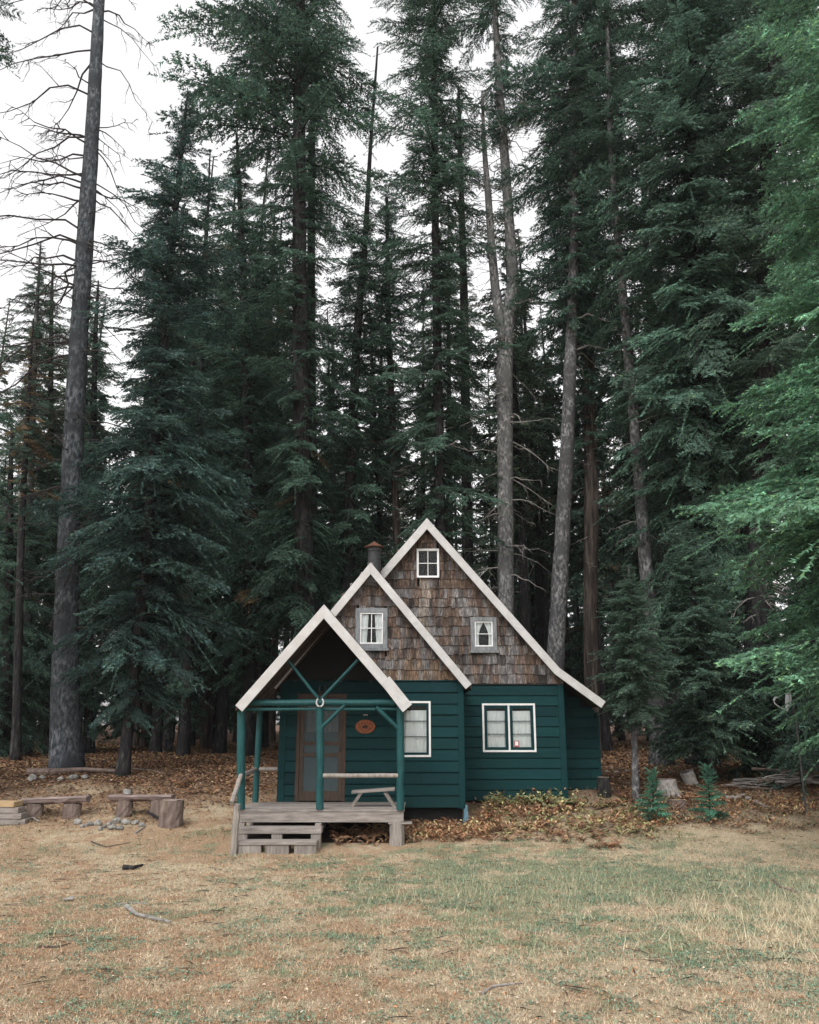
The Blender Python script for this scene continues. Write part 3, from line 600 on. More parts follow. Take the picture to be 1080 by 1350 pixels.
conifer('small_fir', 'small fir sapling with a thin top, left of the pale stump', 18.9,
    [(861, 1082, 2.4), (861, 1050, 1.6), (860, 1016, .8)], [(1078, .42), (1062, .45), (1048, .36), (1040, .1), (1036, .16), (1016, .03)], 44, leaf=M_sap, tpls=TPL, per_m=46, droop=.1, elev=.5, flare=1, cat='sapling')
conifer('small_fir', 'bright green fir sapling with flat tiers, right of the two stumps', 18.8,
    [(936, 1082, 3), (935, 1045, 2), (932, 1008, .8)], [(1077, .42), (1062, .46), (1045, .34), (1025, .2), (1008, .03)], 45, leaf=M_sap, tpls=TPL, per_m=38, droop=.1, elev=.4, flare=1, cat='sapling')
# --- the wood behind: archetypes copied one by one
def archetype(seed, H, cb, rmax, tr, leaf, bark, per_m=6.5, tpls=None, droop=.55, gaps=.34):
    rng = np.random.RandomState(seed); tpls = tpls or TPLF
    root = bpy.data.objects.new('forest_fir', None); COL.objects.link(root)
    lx = rng.normal(0, .5)
    tg, at, rad = trunk_geo([(0, 0, 0, tr), (lx * .3, 0, H * .4, tr * .75), (lx, 0, H, .03)], seed, 1.3, 9)
    z = cb; O = []; A = []; E = []; Ls = []; D = []; a = 0
    while z < H:
        h = (z - cb) / (H - cb); r = rmax * min(1, h * 4 + .35) * (1 - h) ** .7 + .15; a += 2.4 + rng.uniform(-.7, .7)
        Lb = r * rng.uniform(.6, 1.2)
        if vnoise(z, a % 6.28, .9, seed) < gaps: Lb *= .45
        O.append(at(z)); A.append(a); E.append(.18 * (h * 2.2 - .4) + rng.normal(0, .12)); Ls.append(Lb); D.append(droop * (1.1 - .7 * h)); z += rng.uniform(.5, 1.5) / per_m
    cg = Geo(); lg = tg
    boughs(cg, np.array(O), np.array(A), np.array(E), np.array(Ls), np.array(D), tpls, rng, 1.0, 0.02, 1.0, lg)
    cg.build('crown', leaf, root)
    for _ in range(40):      # bare dead lower branches
        z = rng.uniform(2, cb + 2); twiggy(lg, at(z), rng.rand() * 6.28, rng.uniform(-.2, .3), rng.uniform(.6, 1.9), .014, rng, .6, 1, 3, 3)
    tg.build('trunk', bark, root, smooth=True)
    return root
def copy_tree(o, parent=None):
    c = o.copy(); COL.objects.link(c); c.parent = parent
    for ch in o.children: copy_tree(ch, c)
    return c
A_ = [archetype(101, 27, 6, 2.7, .22, M_fir, M_bark), archetype(102, 30, 10, 3.0, .27, M_firfar, M_bark, gaps=.36), archetype(103, 24, 3.5, 2.6, .18, M_fir, M_barkgrey), archetype(104, 29, 12, 2.8, .24, M_firfar, M_barkbrown, gaps=.36)]
B_ = [archetype(111, 9, .6, 1.9, .09, M_fir, M_bark, 9, droop=.4, gaps=.1), archetype(112, 6.5, .4, 1.5, .07, M_firfar, M_bark, 11, droop=.4, gaps=.1), archetype(113, 13, 1.2, 2.3, .13, M_fir, M_bark, 7, gaps=.2)]
used = set()
def plant(kind, i, x, y, s, rot, label, group):
    src = kind[i]
    if (id(kind), i) in used: o = copy_tree(src)
    else: o = src; used.add((id(kind), i))
    o.location = (x, y, float(gz(x, y)) - .05); o.rotation_euler = (0, 0, rot); o.scale = (s, s, s); tag(o, label, 'tree', group)
def forest():
    rng = np.random.RandomState(77); pts = [(q.location[0], q.location[1]) for q in bpy.data.objects if q.get('category') == 'tree']
    # dark trunks one can tell apart left of the cabin and beyond it
    for (px, Y, i, s, lab) in [(205, 33, 0, .95, 'dark fir trunk, leftmost of a close pair behind the leaning fir'), (221, 34, 2, .95, 'dark fir trunk, right of the close pair behind the leaning fir'), (243, 31, 0, .9, 'dark fir trunk between the close pair and the brown cedar trunk'),
                      (271, 37, 3, 1.0, 'brown-barked trunk in the dim wood left of the porch'), (290, 33, 1, .9, 'dark trunk just right of the brown-barked one left of the porch'), (347, 38, 0, .95, 'dark trunk in the wood right above the porch eave'),
                      (700, 33, 1, .9, 'far fir trunk between the forked pine and the straight grey fir'), (800, 35, 0, 1.0, 'far fir trunk right of the brown cedar, above the annex roof')]:
        q = P(px, 985, Y); plant(A_, i, q[0], Y, s, rng.rand() * 6, lab, None); pts.append((q[0], Y))
    n = 0; tries = 0
    while n < 175 and tries < 9000:
        tries += 1; y = rng.uniform(33, 92) if n < 150 else rng.uniform(30, 50); x = rng.uniform(-1, 1) * (.56 * y + 4)
        px = 540 + x / y * F * .95
        if 604 < px < 690 and y < 62 and rng.rand() < .75: continue
        if 472 < px < 520 and y < 62 and rng.rand() < .6: continue
        if px < 100 and y < 38: continue
        if min([(x - a) ** 2 + (y - b) ** 2 for a, b in pts]) < 1.9 ** 2: continue
        pts.append((x, y)); n += 1
        s = rng.uniform(.78, 1.08)
        if px < 240: s *= .9
        if 440 < px < 720: s *= .93
        plant(A_, rng.randint(4), x, y, s, rng.rand() * 6.28, 'dark conifer crowded among many in the depth of the wood', 'conifers deep in the wood')
    n = 0; tries = 0
    while n < 130 and tries < 9000:
        tries += 1; y = rng.uniform(30, 95); x = rng.uniform(-1, 1) * (.56 * y + 3)
        if min([(x - a) ** 2 + (y - b) ** 2 for a, b in pts]) < 1.3 ** 2: continue
        pts.append((x, y)); n += 1
        plant(B_, rng.randint(3), x, y, rng.uniform(.75, 1.25), rng.rand() * 6.28, 'small understory conifer filling the space between the far trunks', 'understory conifers between the trunks')
forest()
# ------------------------------------------------------------------ the cabin
YP, YM, YH, YA = 17.0, 18.75, 20.5, 21.6       # planes: porch front, middle wall, main wall, annex wall
cabin = empty('cabin', 'dark green cabin with three stepped shingled gables and white rake boards', 'cabin', (0, 0, 0))
crng = np.random.RandomState(9)
def rect(px0, px1, py0, py1, Y):
    pm = (py0 + py1) / 2; return P(px0, pm, Y)[0], P(px1, pm, Y)[0], P(540, py1, Y)[2], P(540, py0, Y)[2]
def gable(apex_px, left_px, right_px, Y):
    a = P(*apex_px, Y); l = P(*left_px, Y); r = P(*right_px, Y); return (a[0], a[2]), (l[0], l[2]), (r[0], r[2])
def rake(pts, w, y0, y1, name='rake_board', mat=M_white):
    """white boards below a roofline given as outer points left to right; each a mesh"""
    pts = [np.array(p) for p in pts]; inner = []
    n = len(pts); nrm = []
    for i in range(n - 1):
        d = pts[i + 1] - pts[i]; d /= np.linalg.norm(d); nrm.append(np.array([d[1], -d[0]]))
    for i in range(n):
        if i == 0: inner.append(pts[0] + nrm[0] * w)
        elif i == n - 1: inner.append(pts[-1] + nrm[-1] * w)
        else:
            m = nrm[i - 1] + nrm[i]; m /= m @ nrm[i]; inner.append(pts[i] + m * w)
    for i in range(n - 1):
        g = Geo(); g.prism_y([tuple(inner[i]), tuple(inner[i + 1]), tuple(pts[i + 1]), tuple(pts[i])], y0, y1); g.build(name, mat, cabin, bevel=.006)
    return inner
def roof(pts, t, y0, y1, mat=M_roof, under=M_soffit, inset=.012):
    pts = [np.array(p) + np.array([0, -inset]) for p in pts]
    root = Geo(); sof = Geo()
    for i in range(len(pts) - 1):
        a, b = pts[i], pts[i + 1]; up = .03
        root.prism_y([(a[0], a[1] - .03), (b[0], b[1] - .03), (b[0], b[1] + up), (a[0], a[1] + up)], y0, y1)
        sof.prism_y([(a[0], a[1] - t), (b[0], b[1] - t), (b[0], b[1] - .034), (a[0], a[1] - .034)], y0 + .01, y1)
    root.build('roof', mat, cabin); sof.build('soffit', under, cabin)
# ---- gable outlines
mainL, mainR = P(381, 893, YH - .28), P(740, 884, YH - .28)
gm_a, gm_l, gm_r = gable((563, 683), (381, 893), (738, 881), YH - .28)
annex_end = P(798.5, 925, YH - .28)
gd_a, gd_l, gd_r = gable((488.8, 741.5), (356, 902), (622, 902), YM - .25)
gp_a, gp_l, gp_r = gable((427.4, 797), (310.5, 930), (541, 928), YP - .25)
# ---- bodies (near-black wood, its tone standing in for the unlit rooms behind the panes)
def body(pts, y0, y1, name='wall_core'):
    Geo().prism_y(pts, y0, y1).build(name, M_dark, cabin)
def roof_z(g, x):   # height of the roofline at x
    a, l, r = g
    return a[1] + (l[1] - a[1]) * (x - a[0]) / (l[0] - a[0]) if x < a[0] else a[1] + (r[1] - a[1]) * (x - a[0]) / (r[0] - a[0])
GM, GD, GP = (gm_a, gm_l, gm_r), (gd_a, gd_l, gd_r), (gp_a, gp_l, gp_r)
mx0, mx1, mz0, _ = rect(378, 748, 1000, 1055, YH); mzt = P(540, 903, YH)[2]
dx0, dx1, dz0, _ = rect(366, 613, 1000, 1064, YM); dzt = P(540, 898, YM)[2]
ax1 = P(791, 985, YA)[0]; az0 = P(540, 1040, YA)[2]
k = .16
mcore = [(mx0 + .03, mz0 + .02), (mx1 - .03, mz0 + .02), (mx1 - .03, roof_z(GM, mx1) - k), (gm_a[0], gm_a[1] - k), (mx0 + .03, roof_z(GM, mx0) - k)]
body(mcore, YH + .10, 26.0)
dcore = [(dx0 + .03, dz0 + .02), (dx1 - .03, dz0 + .02), (dx1 - .03, roof_z(GD, dx1) - k), (gd_a[0], gd_a[1] - k), (dx0 + .03, roof_z(GD, dx0) - k)]
body(dcore, YM + .10, YH + .09)
# ---- siding with openings
def siding(x0, x1, z0, z1, y, rowh, opens, name='siding', mat=M_green, clip=None, sag=0):
    joints = [[float(x0 + (x1 - x0) * crng.uniform(.15, .85))] if crng.rand() < .7 else [] for _ in range(7)]; g = Geo(); n = max(1, int(round((z1 - z0) / rowh))); rh = (z1 - z0) / n
    for r in range(n):
        a, b = z0 + r * rh, z0 + (r + 1) * rh; tn0 = np.array([1, 1, 1.]) * crng.uniform(.80, 1.20) * np.array([1, crng.uniform(.95, 1.05), 1]); w0 = crng.normal(0, .006); w1 = crng.normal(0, .006)
        gv = b - .030; cuts = sorted({a, gv, b} | {q for o in opens for q in (o[2], o[3]) if a < q < b})
        for c0, c1 in zip(cuts[:-1], cuts[1:]):
            mid = (c0 + c1) / 2; spans = [(x0, x1)]
            if clip: 
                cc = clip(c1); spans = [(max(x0, cc[0]), min(x1, cc[1]))]
                if spans[0][1] - spans[0][0] < .05: continue
            for o in opens:
                if o[2] < mid < o[3]:
                    ns = []
                    for s in spans:
                        if o[0] >= s[1] or o[1] <= s[0]: ns.append(s); continue
                        if o[0] > s[0]: ns.append((s[0], o[0]))
                        if o[1] < s[1]: ns.append((o[1], s[1]))
                    spans = ns
            p0 = -.044 + .012 * (c0 - a) / rh; p1 = -.044 + .012 * (c1 - a) / rh
            if mid > gv: p0 = p1 = .004
            ns = []
            for s in spans:
                for jx in joints[r % len(joints)]:
                    if s[0] + .2 < jx < s[1] - .2: ns.append((s[0], jx - .002)); s = (jx + .002, s[1])
                ns.append(s)
            for s in ns:
                tn = tn0 * (1 + .10 * math.sin(s[0] * 37.7 + r * 2.3)) * (np.array([1.5, 1.15, 1.05]) if r == 0 else 1)
                def zz(x, q): return q + (w0 + (w1 - w0) * (x - x0) / (x1 - x0)) * (1 if q in (a,) else 0)
                e0 = zz(s[0], c0); e1 = zz(s[1], c0)
                # lower edge proud, upper edge tucked behind the next board
                top = c1 + (.015 if abs(c1 - b) < 1e-6 else 0)
                g.hull8([(s[0], y + p0, e0), (s[1], y + p0, e1), (s[0], y + .05, e0), (s[1], y + .05, e1), (s[0], y + p1, top), (s[1], y + p1, top), (s[0], y + .05, top), (s[1], y + .05, top)], tn)
    return g.build(name, mat, cabin)
def shingles(gbl, z0, y, rowh, opens, xr, name='shingle_siding', lowrow=None, streak=None):
    g = Geo(); a, l, r = gbl; z = z0; row = 0; prev = np.array([.13, .10, .085]); ztop = a[1] - .22
    while z < ztop:
        def lim(q): return (a[0] + (l[0] - a[0]) * (a[1] - q) / (a[1] - l[1]), a[0] + (r[0] - a[0]) * (a[1] - q) / (a[1] - r[1]))
        xl, xr_ = lim(z + rowh * .5); xl = max(xl + .06, xr[0]); xr_ = min(xr_ - .06, xr[1]); x = xl - crng.uniform(0, .06)
        hrel = (z - z0) / (ztop - z0)
        while x < xr_:
            w = crng.uniform(.055, .135); x1 = min(x + w - .005, xr_)
            if x1 - x > .02:
                u = crng.rand()
                red = np.array([.155, .108, .082]); grey = np.array([.215, .205, .20]); dk = np.array([.060, .052, .048]); pk = np.array([.20, .145, .118]); fb = float(fbm(x * 1.0, z, 1.3, 71, 3)) - .5; u0 = 0
                wr_ = np.clip(.30 + .50 * hrel + 1.3 * fb, .05, 1)
                c = red if u < wr_ * .8 else (dk if u < wr_ * .8 + .16 else (grey if u < .85 else pk))
                if lowrow is not None and row < lowrow: c = np.array([.20, .135, .090]) if crng.rand() < .6 else grey
                c = c * crng.uniform(.80, 1.18); c = c * .75 + prev * .25; prev = c
                if streak and abs((x + x1) / 2 - streak[0]) < .13 and z < streak[1]: c = c * .5 + np.array([.42, .36, .30]) * .5
                ins = False; xa, xb_ = x, x1
                zb = z + crng.normal(0, .012) - .012; th = crng.uniform(.024, .040); tl = crng.normal(0, .005)
                top = z + rowh + .05
                for o in opens:
                    if xb_ <= o[0] or xa >= o[1] or top <= o[2] or zb >= o[3]: continue
                    if xa < o[0]: xb_ = o[0]
                    elif xb_ > o[1]: xa = o[1]
                    elif zb < o[2] - .03: top = o[2]
                    elif top > o[3] + .03: zb = o[3]; tl = 0
                    else: ins = True
                if not ins and xb_ - xa > .012:
                    g.hull8([(xa, y - th, zb + tl), (xb_, y - th, zb - tl), (xa, y - th + .014, zb + tl), (xb_, y - th + .014, zb - tl), (xa, y - .002, top), (xb_, y - .002, top), (xa, y + .008, top), (xb_, y + .008, top)], c)
            x += w
        z += rowh; row += 1
    # boarding behind the shingles
    return g.build(name, M_shingle, cabin)
# windows: rect px, style
def curtain(par, x0, x1, z0, z1, y, parted=0, wave=.008, tied=False):
    def sheet(xa, xb, za, zb, fl):
        n = max(8, int((xb - xa) / .010)); u = np.linspace(0, 1, n); rows = 9; V = []
        ph = crng.rand() * 6
        for q in range(rows):
            t = q / (rows - 1); z = zb + (za - zb) * t
            if fl == 0: X = xa + (xb - xa) * u
            elif tied:    # pulled aside towards the lower part, wide again at the sill
                wd = (1 - .62 * math.sin(min(t / .62, 1) * math.pi / 2)) if t < .62 else .38 + .1 * (t - .62)
                X = (xa + (xb - xa) * wd * u) if fl < 0 else (xb - (xb - xa) * wd * (1 - u))
            else:
                wd = 1 - .25 * t; X = (xa + (xb - xa) * wd * u) if fl < 0 else (xb - (xb - xa) * wd * (1 - u))
            Yv = y + wave * np.sin(u * (xb - xa) * 70 + ph + t * .4) + wave * .6 * np.sin(u * (xb - xa) * 41 + ph * 2)
            V.append(np.stack([X, Yv, np.full(n, z)], -1))
        V = np.array(V).reshape(-1, 3); i = np.arange(rows - 1)[:, None] * n; j = np.arange(n - 1)[None]
        f = np.stack([i + j, i + j + 1, i + n + j + 1, i + n + j], -1).reshape(-1, 4)
        g = Geo(); g.add(V, f); g.build('curtain', M_curtain, par, smooth=True)
    if not parted: sheet(x0, x1, z0, z1, 0)
    else:
        m = (x0 + x1) / 2; gp = (x1 - x0) * parted / 2; sheet(x0, m - gp, z0, z1, -1); sheet(m + gp, x1, z0, z1, 1)
def frame_ring(x0, x1, z0, z1, w, y0, y1, wt=None, wb=None):
    wt = wt or w; wb = wb or w; g = Geo()
    g.box(x0, x0 + w, y0, y1, z0, z1); g.box(x1 - w, x1, y0, y1, z0, z1); g.box(x0 + w, x1 - w, y0, y1, z1 - wt, z1); g.box(x0 + w, x1 - w, y0, y1, z0, z0 + wb); return g
def window(r, Y, outer, inner, ow, iw, bars_h, bars_v, cur, sill=False, barmat=None, ow2=None):
    x0, x1, z0, z1 = r; root = sub('window', cabin)
    frame_ring(x0, x1, z0, z1, ow, Y - .062, Y + .09).build('frame', outer, root, bevel=.004)
    a0, a1, b0, b1 = x0 + ow + .002, x1 - ow - .002, z0 + ow + .002, z1 - ow - .002
    if sill: 
        g = Geo(); g.box(x0 - .03, x1 + .03, Y - .095, Y - .004, z0 - .055, z0 - .004); g.build('sill', outer, root, bevel=.005)
    n = cur.get('leaves', 1); W_ = (a1 - a0 - (n - 1) * .045) / n
    for q in range(n):
        s0 = a0 + q * (W_ + .045); s1 = s0 + W_
        if q: Geo().box(s0 - .043, s0 - .002, Y - .058, Y + .08, b0, b1).build('mullion', outer, root)
        frame_ring(s0, s1, b0, b1, iw, Y - .045, Y + .0).build('sash', inner, root)
        gg = Geo(); c0, c1, e0, e1 = s0 + iw, s1 - iw, b0 + iw, b1 - iw; bw = .008
        for h in range(1, bars_h + 1):
            zc = e0 + (e1 - e0) * h / (bars_h + 1); gg.box(c0, c1, Y - .040, Y - .016, zc - bw, zc + bw)
        for v in range(1, bars_v + 1):
            xc = c0 + (c1 - c0) * v / (bars_v + 1); gg.box(xc - bw, xc + bw, Y - .038, Y - .018, e0, e1)
        if bars_h or bars_v: gg.build('glazing_bars', barmat or inner, root)
        Geo().box(c0 - .004, c1 + .004, Y - .012, Y - .008, e0 - .004, e1 + .004).build('pane', M_glass, root)
        if cur.get('parted') is not None: curtain(root, c0, c1, e0, e1 - cur.get('drop', 0), Y + .018, cur['parted'], tied=cur.get('tied', False))
    return root
R1 = rect(549.5, 579, 724, 762, YH); R2 = rect(620.5, 655, 814, 858, YH); R3 = rect(469, 511, 802, 855, YM); R4 = rect(527, 568, 924.5, 998, YM); R5 = rect(636, 706, 927.5, 991.5, YH)
op = lambda r: (r[0] + .012, r[1] - .012, r[2] + .012, r[3] - .012)
window(R1, YH, M_whitewin, M_whitewin, .026, .022, 1, 1, {'parted': None})
window(R2, YH, M_greyframe, M_whitewin, .10, .028, 1, 0, {'parted': .04, 'tied': True}, sill=True)
window(R3, YM, M_greyframe, M_whitewin, .10, .028, 1, 1, {'parted': .30}, sill=True)
window(R4, YM, M_whitewin, M_green, .042, .05, 2, 0, {'parted': 0, 'drop': .10})
window(R5, YH, M_whitewin, M_green, .045, .065, 2, 0, {'parted': 0, 'drop': .06, 'leaves': 2})
gb = Geo(); xw, _, zw, _ = rect(612, 613, 1000, 1001, YH)
# half curtains and a small red and white sticker in the double window
xs_, xe_, zs_, ze_ = rect(678, 684.5, 976.5, 985.5, YH)
w5 = [o for o in cabin.children if o.name.startswith('window')][-1]
st = Geo(); st.box(xs_, xe_, YH - .0155, YH - .013, zs_, ze_); st.build('sticker', m_noise('red_sticker', [(.3, (.30, .06, .055)), (.7, (.36, .09, .08))], 9, None, .5, 0), w5)
st = Geo(); st.box(xs_ + .02, xe_ - .02, YH - .0175, YH - .0157, zs_ + .045, ze_ - .015); st.build('sticker_print', M_whitewin, w5)
# main wall
ceil_m = mzt; siding(mx0, mx1 - .15, mz0, ceil_m, YH, .235, [op(R5)])
Geo().box(mx1 - .148, mx1, YH - .05, YH + .09, mz0 - .02, ceil_m).build('corner_board', M_green, cabin, bevel=.004)
Geo().box(dx1 - .20, mx1 + .01, YH - .038, YH + .05, ceil_m + .002, ceil_m + .03).build('belt_board', M_darkboard, cabin)
shingles(GM, ceil_m + .035, YH, .232, [op(R1), op(R2)], (mx0, mx1), streak=(P(560, 800, YH)[0], P(560, 765, YH)[2]))
rb = P(540, 1046, YH)[2]
Geo().box(dx1 + .02, P(677, 1040, YH)[0], YH - .048, YH - .036, mz0 + .001, rb).build('skirt_board', M_green, cabin)
# middle wall
DX0, DX1, DZ0, DZ1 = rect(391, 456, 915, 1056.5, YM)
siding(dx0 + .15, dx1 - .13, dz0, dzt, YM, .235, [op(R4), (DX0, DX1, DZ0 - .3, DZ1)])
Geo().box(dx1 - .128, dx1, YM - .05, YM + .09, dz0 - .03, dzt).build('corner_board', M_green, cabin, bevel=.004)
Geo().box(dx0, dx0 + .148, YM - .05, YM + .09, dz0 - .03, dzt - .02).build('corner_board', M_green, cabin, bevel=.004)
Geo().box(dx0 + .1, dx1 + .01, YM - .038, YM + .05, dzt + .002, dzt + .02).build('belt_board', M_green, cabin)
# the part of the middle gable inside the porch roof is covered by near-black boarding, the rest shingles
def under_porch(x, z): return z < roof_z(GP, x) - .1
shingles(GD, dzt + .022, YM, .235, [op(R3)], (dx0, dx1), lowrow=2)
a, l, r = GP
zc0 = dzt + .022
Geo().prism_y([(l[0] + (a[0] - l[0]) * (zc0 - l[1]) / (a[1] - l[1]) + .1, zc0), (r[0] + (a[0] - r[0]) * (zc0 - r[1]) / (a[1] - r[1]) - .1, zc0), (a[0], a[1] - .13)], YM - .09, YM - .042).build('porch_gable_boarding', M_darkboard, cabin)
# annex
azt = P(540, 928, YA)[2]
def annex():
    # wall top follows the shallow roof
    s0 = np.array(gm_r); s1 = np.array([annex_end[0], annex_end[2]])
    def rz(x): return s0[1] + (s1[1] - s0[1]) * (x - s0[0]) / (s1[0] - s0[0])
    x0 = mx1 + .003; z1 = rz(x0) - .16
    Geo().prism_y([(x0, az0 + .02), (ax1 - .03, az0 + .02), (ax1 - .03, rz(ax1) - .16), (x0, rz(x0) - .16)], YA + .06, 25.6).build('wall_core', M_dark, cabin)
    def clip(q):
        xm = s0[0] + (q + .13 - s0[1]) / (s1[1] - s0[1]) * (s1[0] - s0[0]); return (x0, min(ax1, xm))
    siding(x0, ax1 - .05, az0, z1 + .1, YA, .235, [], clip=clip)
    Geo().box(ax1 - .05, ax1, YA - .045, YA + .06, az0, rz(ax1) - .14).build('corner_board', M_green, cabin)
    g = Geo(); g.box(ax1 - .03, ax1 + .0, YA + .06, 25.6, az0, rz(ax1) - .15); g.build('annex_side_wall', M_green, cabin)
    Geo().box(mx1 - .1, mx1, YH + .1, YA - .002, mz0, rz(x0) - .2).build('main_side_wall', M_green, cabin)
annex()
# roofs and rakes
roof([gm_l, gm_a, gm_r, (annex_end[0], annex_end[2])], .10, YH - .24, 26.3)
rake([gm_l, gm_a, gm_r, (annex_end[0], annex_end[2])], .185, YH - .30, YH - .25)
roof([gd_l, gd_a, gd_r], .10, YM - .21, YH + .08)
rake([gd_l, gd_a, gd_r], .17, YM - .27, YM - .22)
roof([gp_l, gp_a, gp_r], .10, YP - .21, YM - .05)
rake([gp_l, gp_a, gp_r], .185, YP - .27, YP - .22)
# wider scarfed piece at the lower right of the porch rake
a_ = np.array(P(512, 893, YP - .28))[[0, 2]]; b_ = np.array(gp_r); d_ = (b_ - a_) / np.linalg.norm(b_ - a_); n_ = np.array([-d_[1], d_[0]])
Geo().prism_y([tuple(a_ - n_ * .19), tuple(b_ - n_ * .215 + d_ * .03), tuple(b_ + n_ * .02 + d_ * .03), tuple(a_ + n_ * .035)], YP - .30, YP - .272).build('rake_patch_board', M_white, cabin, bevel=.004)
# porch gable rafters inside
for q in (-.9, 0, .9):
    pass
g = Geo()
for yy in (YP + .45, YP + 1.0, YP + 1.5):
    for s in (l, r):
        A0 = np.array([s[0] + (a[0] - s[0]) * .05, s[1] + (a[1] - s[1]) * .05 - .13]); A1 = np.array([a[0], a[1] - .13]); 
        g.prism_y([(A0[0], A0[1] - .1), (A1[0], A1[1] - .1), (A1[0], A1[1]), (A0[0], A0[1])] if s is l else [(A1[0], A1[1] - .1), (A0[0], A0[1] - .1), (A0[0], A0[1]), (A1[0], A1[1])], yy, yy + .05)
g.build('rafters', M_soffit, cabin)
# small vent in the middle gable peak
v0 = P(490, 768, YM); g = Geo(); rr = .10
pts = [(v0[0] + rr * 1.1 * math.cos(t), v0[2] + rr * math.sin(t) * 1.3) for t in np.linspace(0, math.pi, 10)]
g.prism_y(pts, YM - .06, YM - .035); g.build('gable_vent', M_greyframe, cabin)
# deck
deckz = P(540, 1067, YP)[2]; pxl = P(314, 1067, YP)[0]; pxr = P(533, 1067, YP)[0]
g = Geo(); x = pxl - .02
yb = YM - .055
ny = 12
for q in range(ny):
    y0 = YP - .03 + (yb - YP + .03) * q / ny; y1 = YP - .03 + (yb - YP + .03) * (q + 1) / ny - .008
    g.box(pxl - .02 + crng.normal(0, .008), pxr + crng.normal(0, .01), y0, y1, deckz - .04, deckz + crng.normal(0, .003), g3(crng.uniform(.75, 1.25)))
g.build('porch_deck', M_wood, cabin)
Geo().box(pxl, pxr - .01, YP - .02, YP + .03, deckz - .235, deckz - .043).build('deck_fascia', M_wood, cabin, bevel=.006)
Geo().box(pxl, pxl + .05, YP + .032, yb, deckz - .235, deckz - .043).build('deck_side_beam', M_wood, cabin)
Geo().box(dx0, dx1 - .05, YM + .12, YM + .2, dz0 - .5, dz0 + .01).build('foundation', M_dark, cabin)
Geo().box(mx0, mx1 - .05, YH + .1, YH + .2, mz0 - .5, mz0 + .01).build('foundation', M_dark, cabin)
Geo().box(mx1 - .2, ax1 - .05, YA + .1, YA + .2, az0 - .6, az0 + .01).build('foundation', M_dark, cabin)
# supports
def support(px, py, Y, w, mat=M_woodv, r=None, h=None, name='support_post'):
    q = P(px, py, Y); gz0 = float(gz(q[0], Y)) - .1
    g = Geo(); g.tube([(q[0], Y, gz0), (q[0] + .01, Y, (gz0 + q[2]) / 2), (q[0], Y, q[2])], [w * 1.05, w, w * .98], 10, wob=.08, rng=crng); g.build(name, mat, cabin)
support(523, 1082, YP + .05, .15)
for (px, YY) in ((320, YP + .4), (425, YM - .3), (330, YM - .1), (520, YM - .15)): support(px, 1078, YY, .07)
Geo().box(P(512, 1081, YP)[0], P(540, 1081, YP)[0] + .05, YP - .06, YP + .22, deckz - .262, deckz - .236).build('support_cap', M_wood, cabin)
bx = P(613, 1070, YM); zg = float(gz(bx[0], YM)) - .05
g = Geo(); g.hull8([(bx[0] - .05, YM - .05, zg), (bx[0] + .09, YM - .05, zg), (bx[0] - .05, YM + .1, zg), (bx[0] + .09, YM + .1, zg), (bx[0] - .01, YM - .05, bx[2] + .13), (bx[0] + .05, YM - .05, bx[2] + .13), (bx[0] - .01, YM + .1, bx[2] + .13), (bx[0] + .05, YM + .1, bx[2] + .13)])
g.build('blue_corner_block', m_noise('faded_blue_paint', [(.3, (.06, .14, .19)), (.7, (.12, .22, .28))], 9, None, .7, .3), cabin)
# posts, beam, braces: peeled logs painted green
def log(p0, p1, r, name, mat=M_greenpost, n=9, w=.03, k=12, par=None):
    t = np.linspace(0, 1, n)[:, None]; p0 = np.array(p0, float); p1 = np.array(p1, float); p = p0 + (p1 - p0) * t
    p[1:-1] += crng.normal(0, r * w * 2, (n - 2, 3)); g = Geo(); g.tube(p, r * (1 + crng.normal(0, .025, n)), k, g3(crng.uniform(.9, 1.1))); return g.build(name, mat, par or cabin, smooth=False)
def logpx(a, b, Y, r, name, mat=M_greenpost, **kw): return log(P(a[0], a[1], Y), P(b[0], b[1], Y), r, name, mat, **kw)
logpx((317.5, 1067), (318.5, 932), YP, .082, 'porch_post'); logpx((422, 1067), (422, 930), YP, .075, 'porch_post'); logpx((528, 1068), (528, 932), YP, .075, 'porch_post')
log((P(317.5, 1067, YP)[0], YM - .2, deckz), (P(317.5, 1067, YP)[0] + .02, YM - .2, P(540, 932, YP)[2]), .065, 'porch_post')
logpx((330, 926.5), (521, 926.5), YP - .01, .062, 'porch_beam', n=12); logpx((318, 935), (528, 935), YP + .0, .03, 'porch_tie_rail')
logpx((380, 871), (420, 921), YP - .02, .032, 'brace'); logpx((472, 870), (424, 921), YP - .02, .032, 'brace')
logpx((424, 959), (455, 929), YP - .03, .036, 'brace'); logpx((496, 932), (527, 962), YP - .03, .042, 'brace')
log((P(318, 934, YP)[0], YP, P(318, 934, YP)[2]), (P(318, 934, YP)[0], YM - .1, P(318, 934, YP)[2]), .06, 'side_beam')
logpx((426, 1022.5), (525, 1022.5), YP - .02, .042, 'porch_rail', M_woodv); zr = P(540, 1019, YP)[2]
log((P(319, 1020, YP)[0], YP + .05, zr - .05), (P(319, 1020, YP)[0], YM - .25, zr + .0), .04, 'porch_rail', M_woodv)
log((P(319, 1020, YP)[0], YM - .2, zr), (dx0 + .02, YM - .2, zr), .04, 'porch_rail', M_woodv)
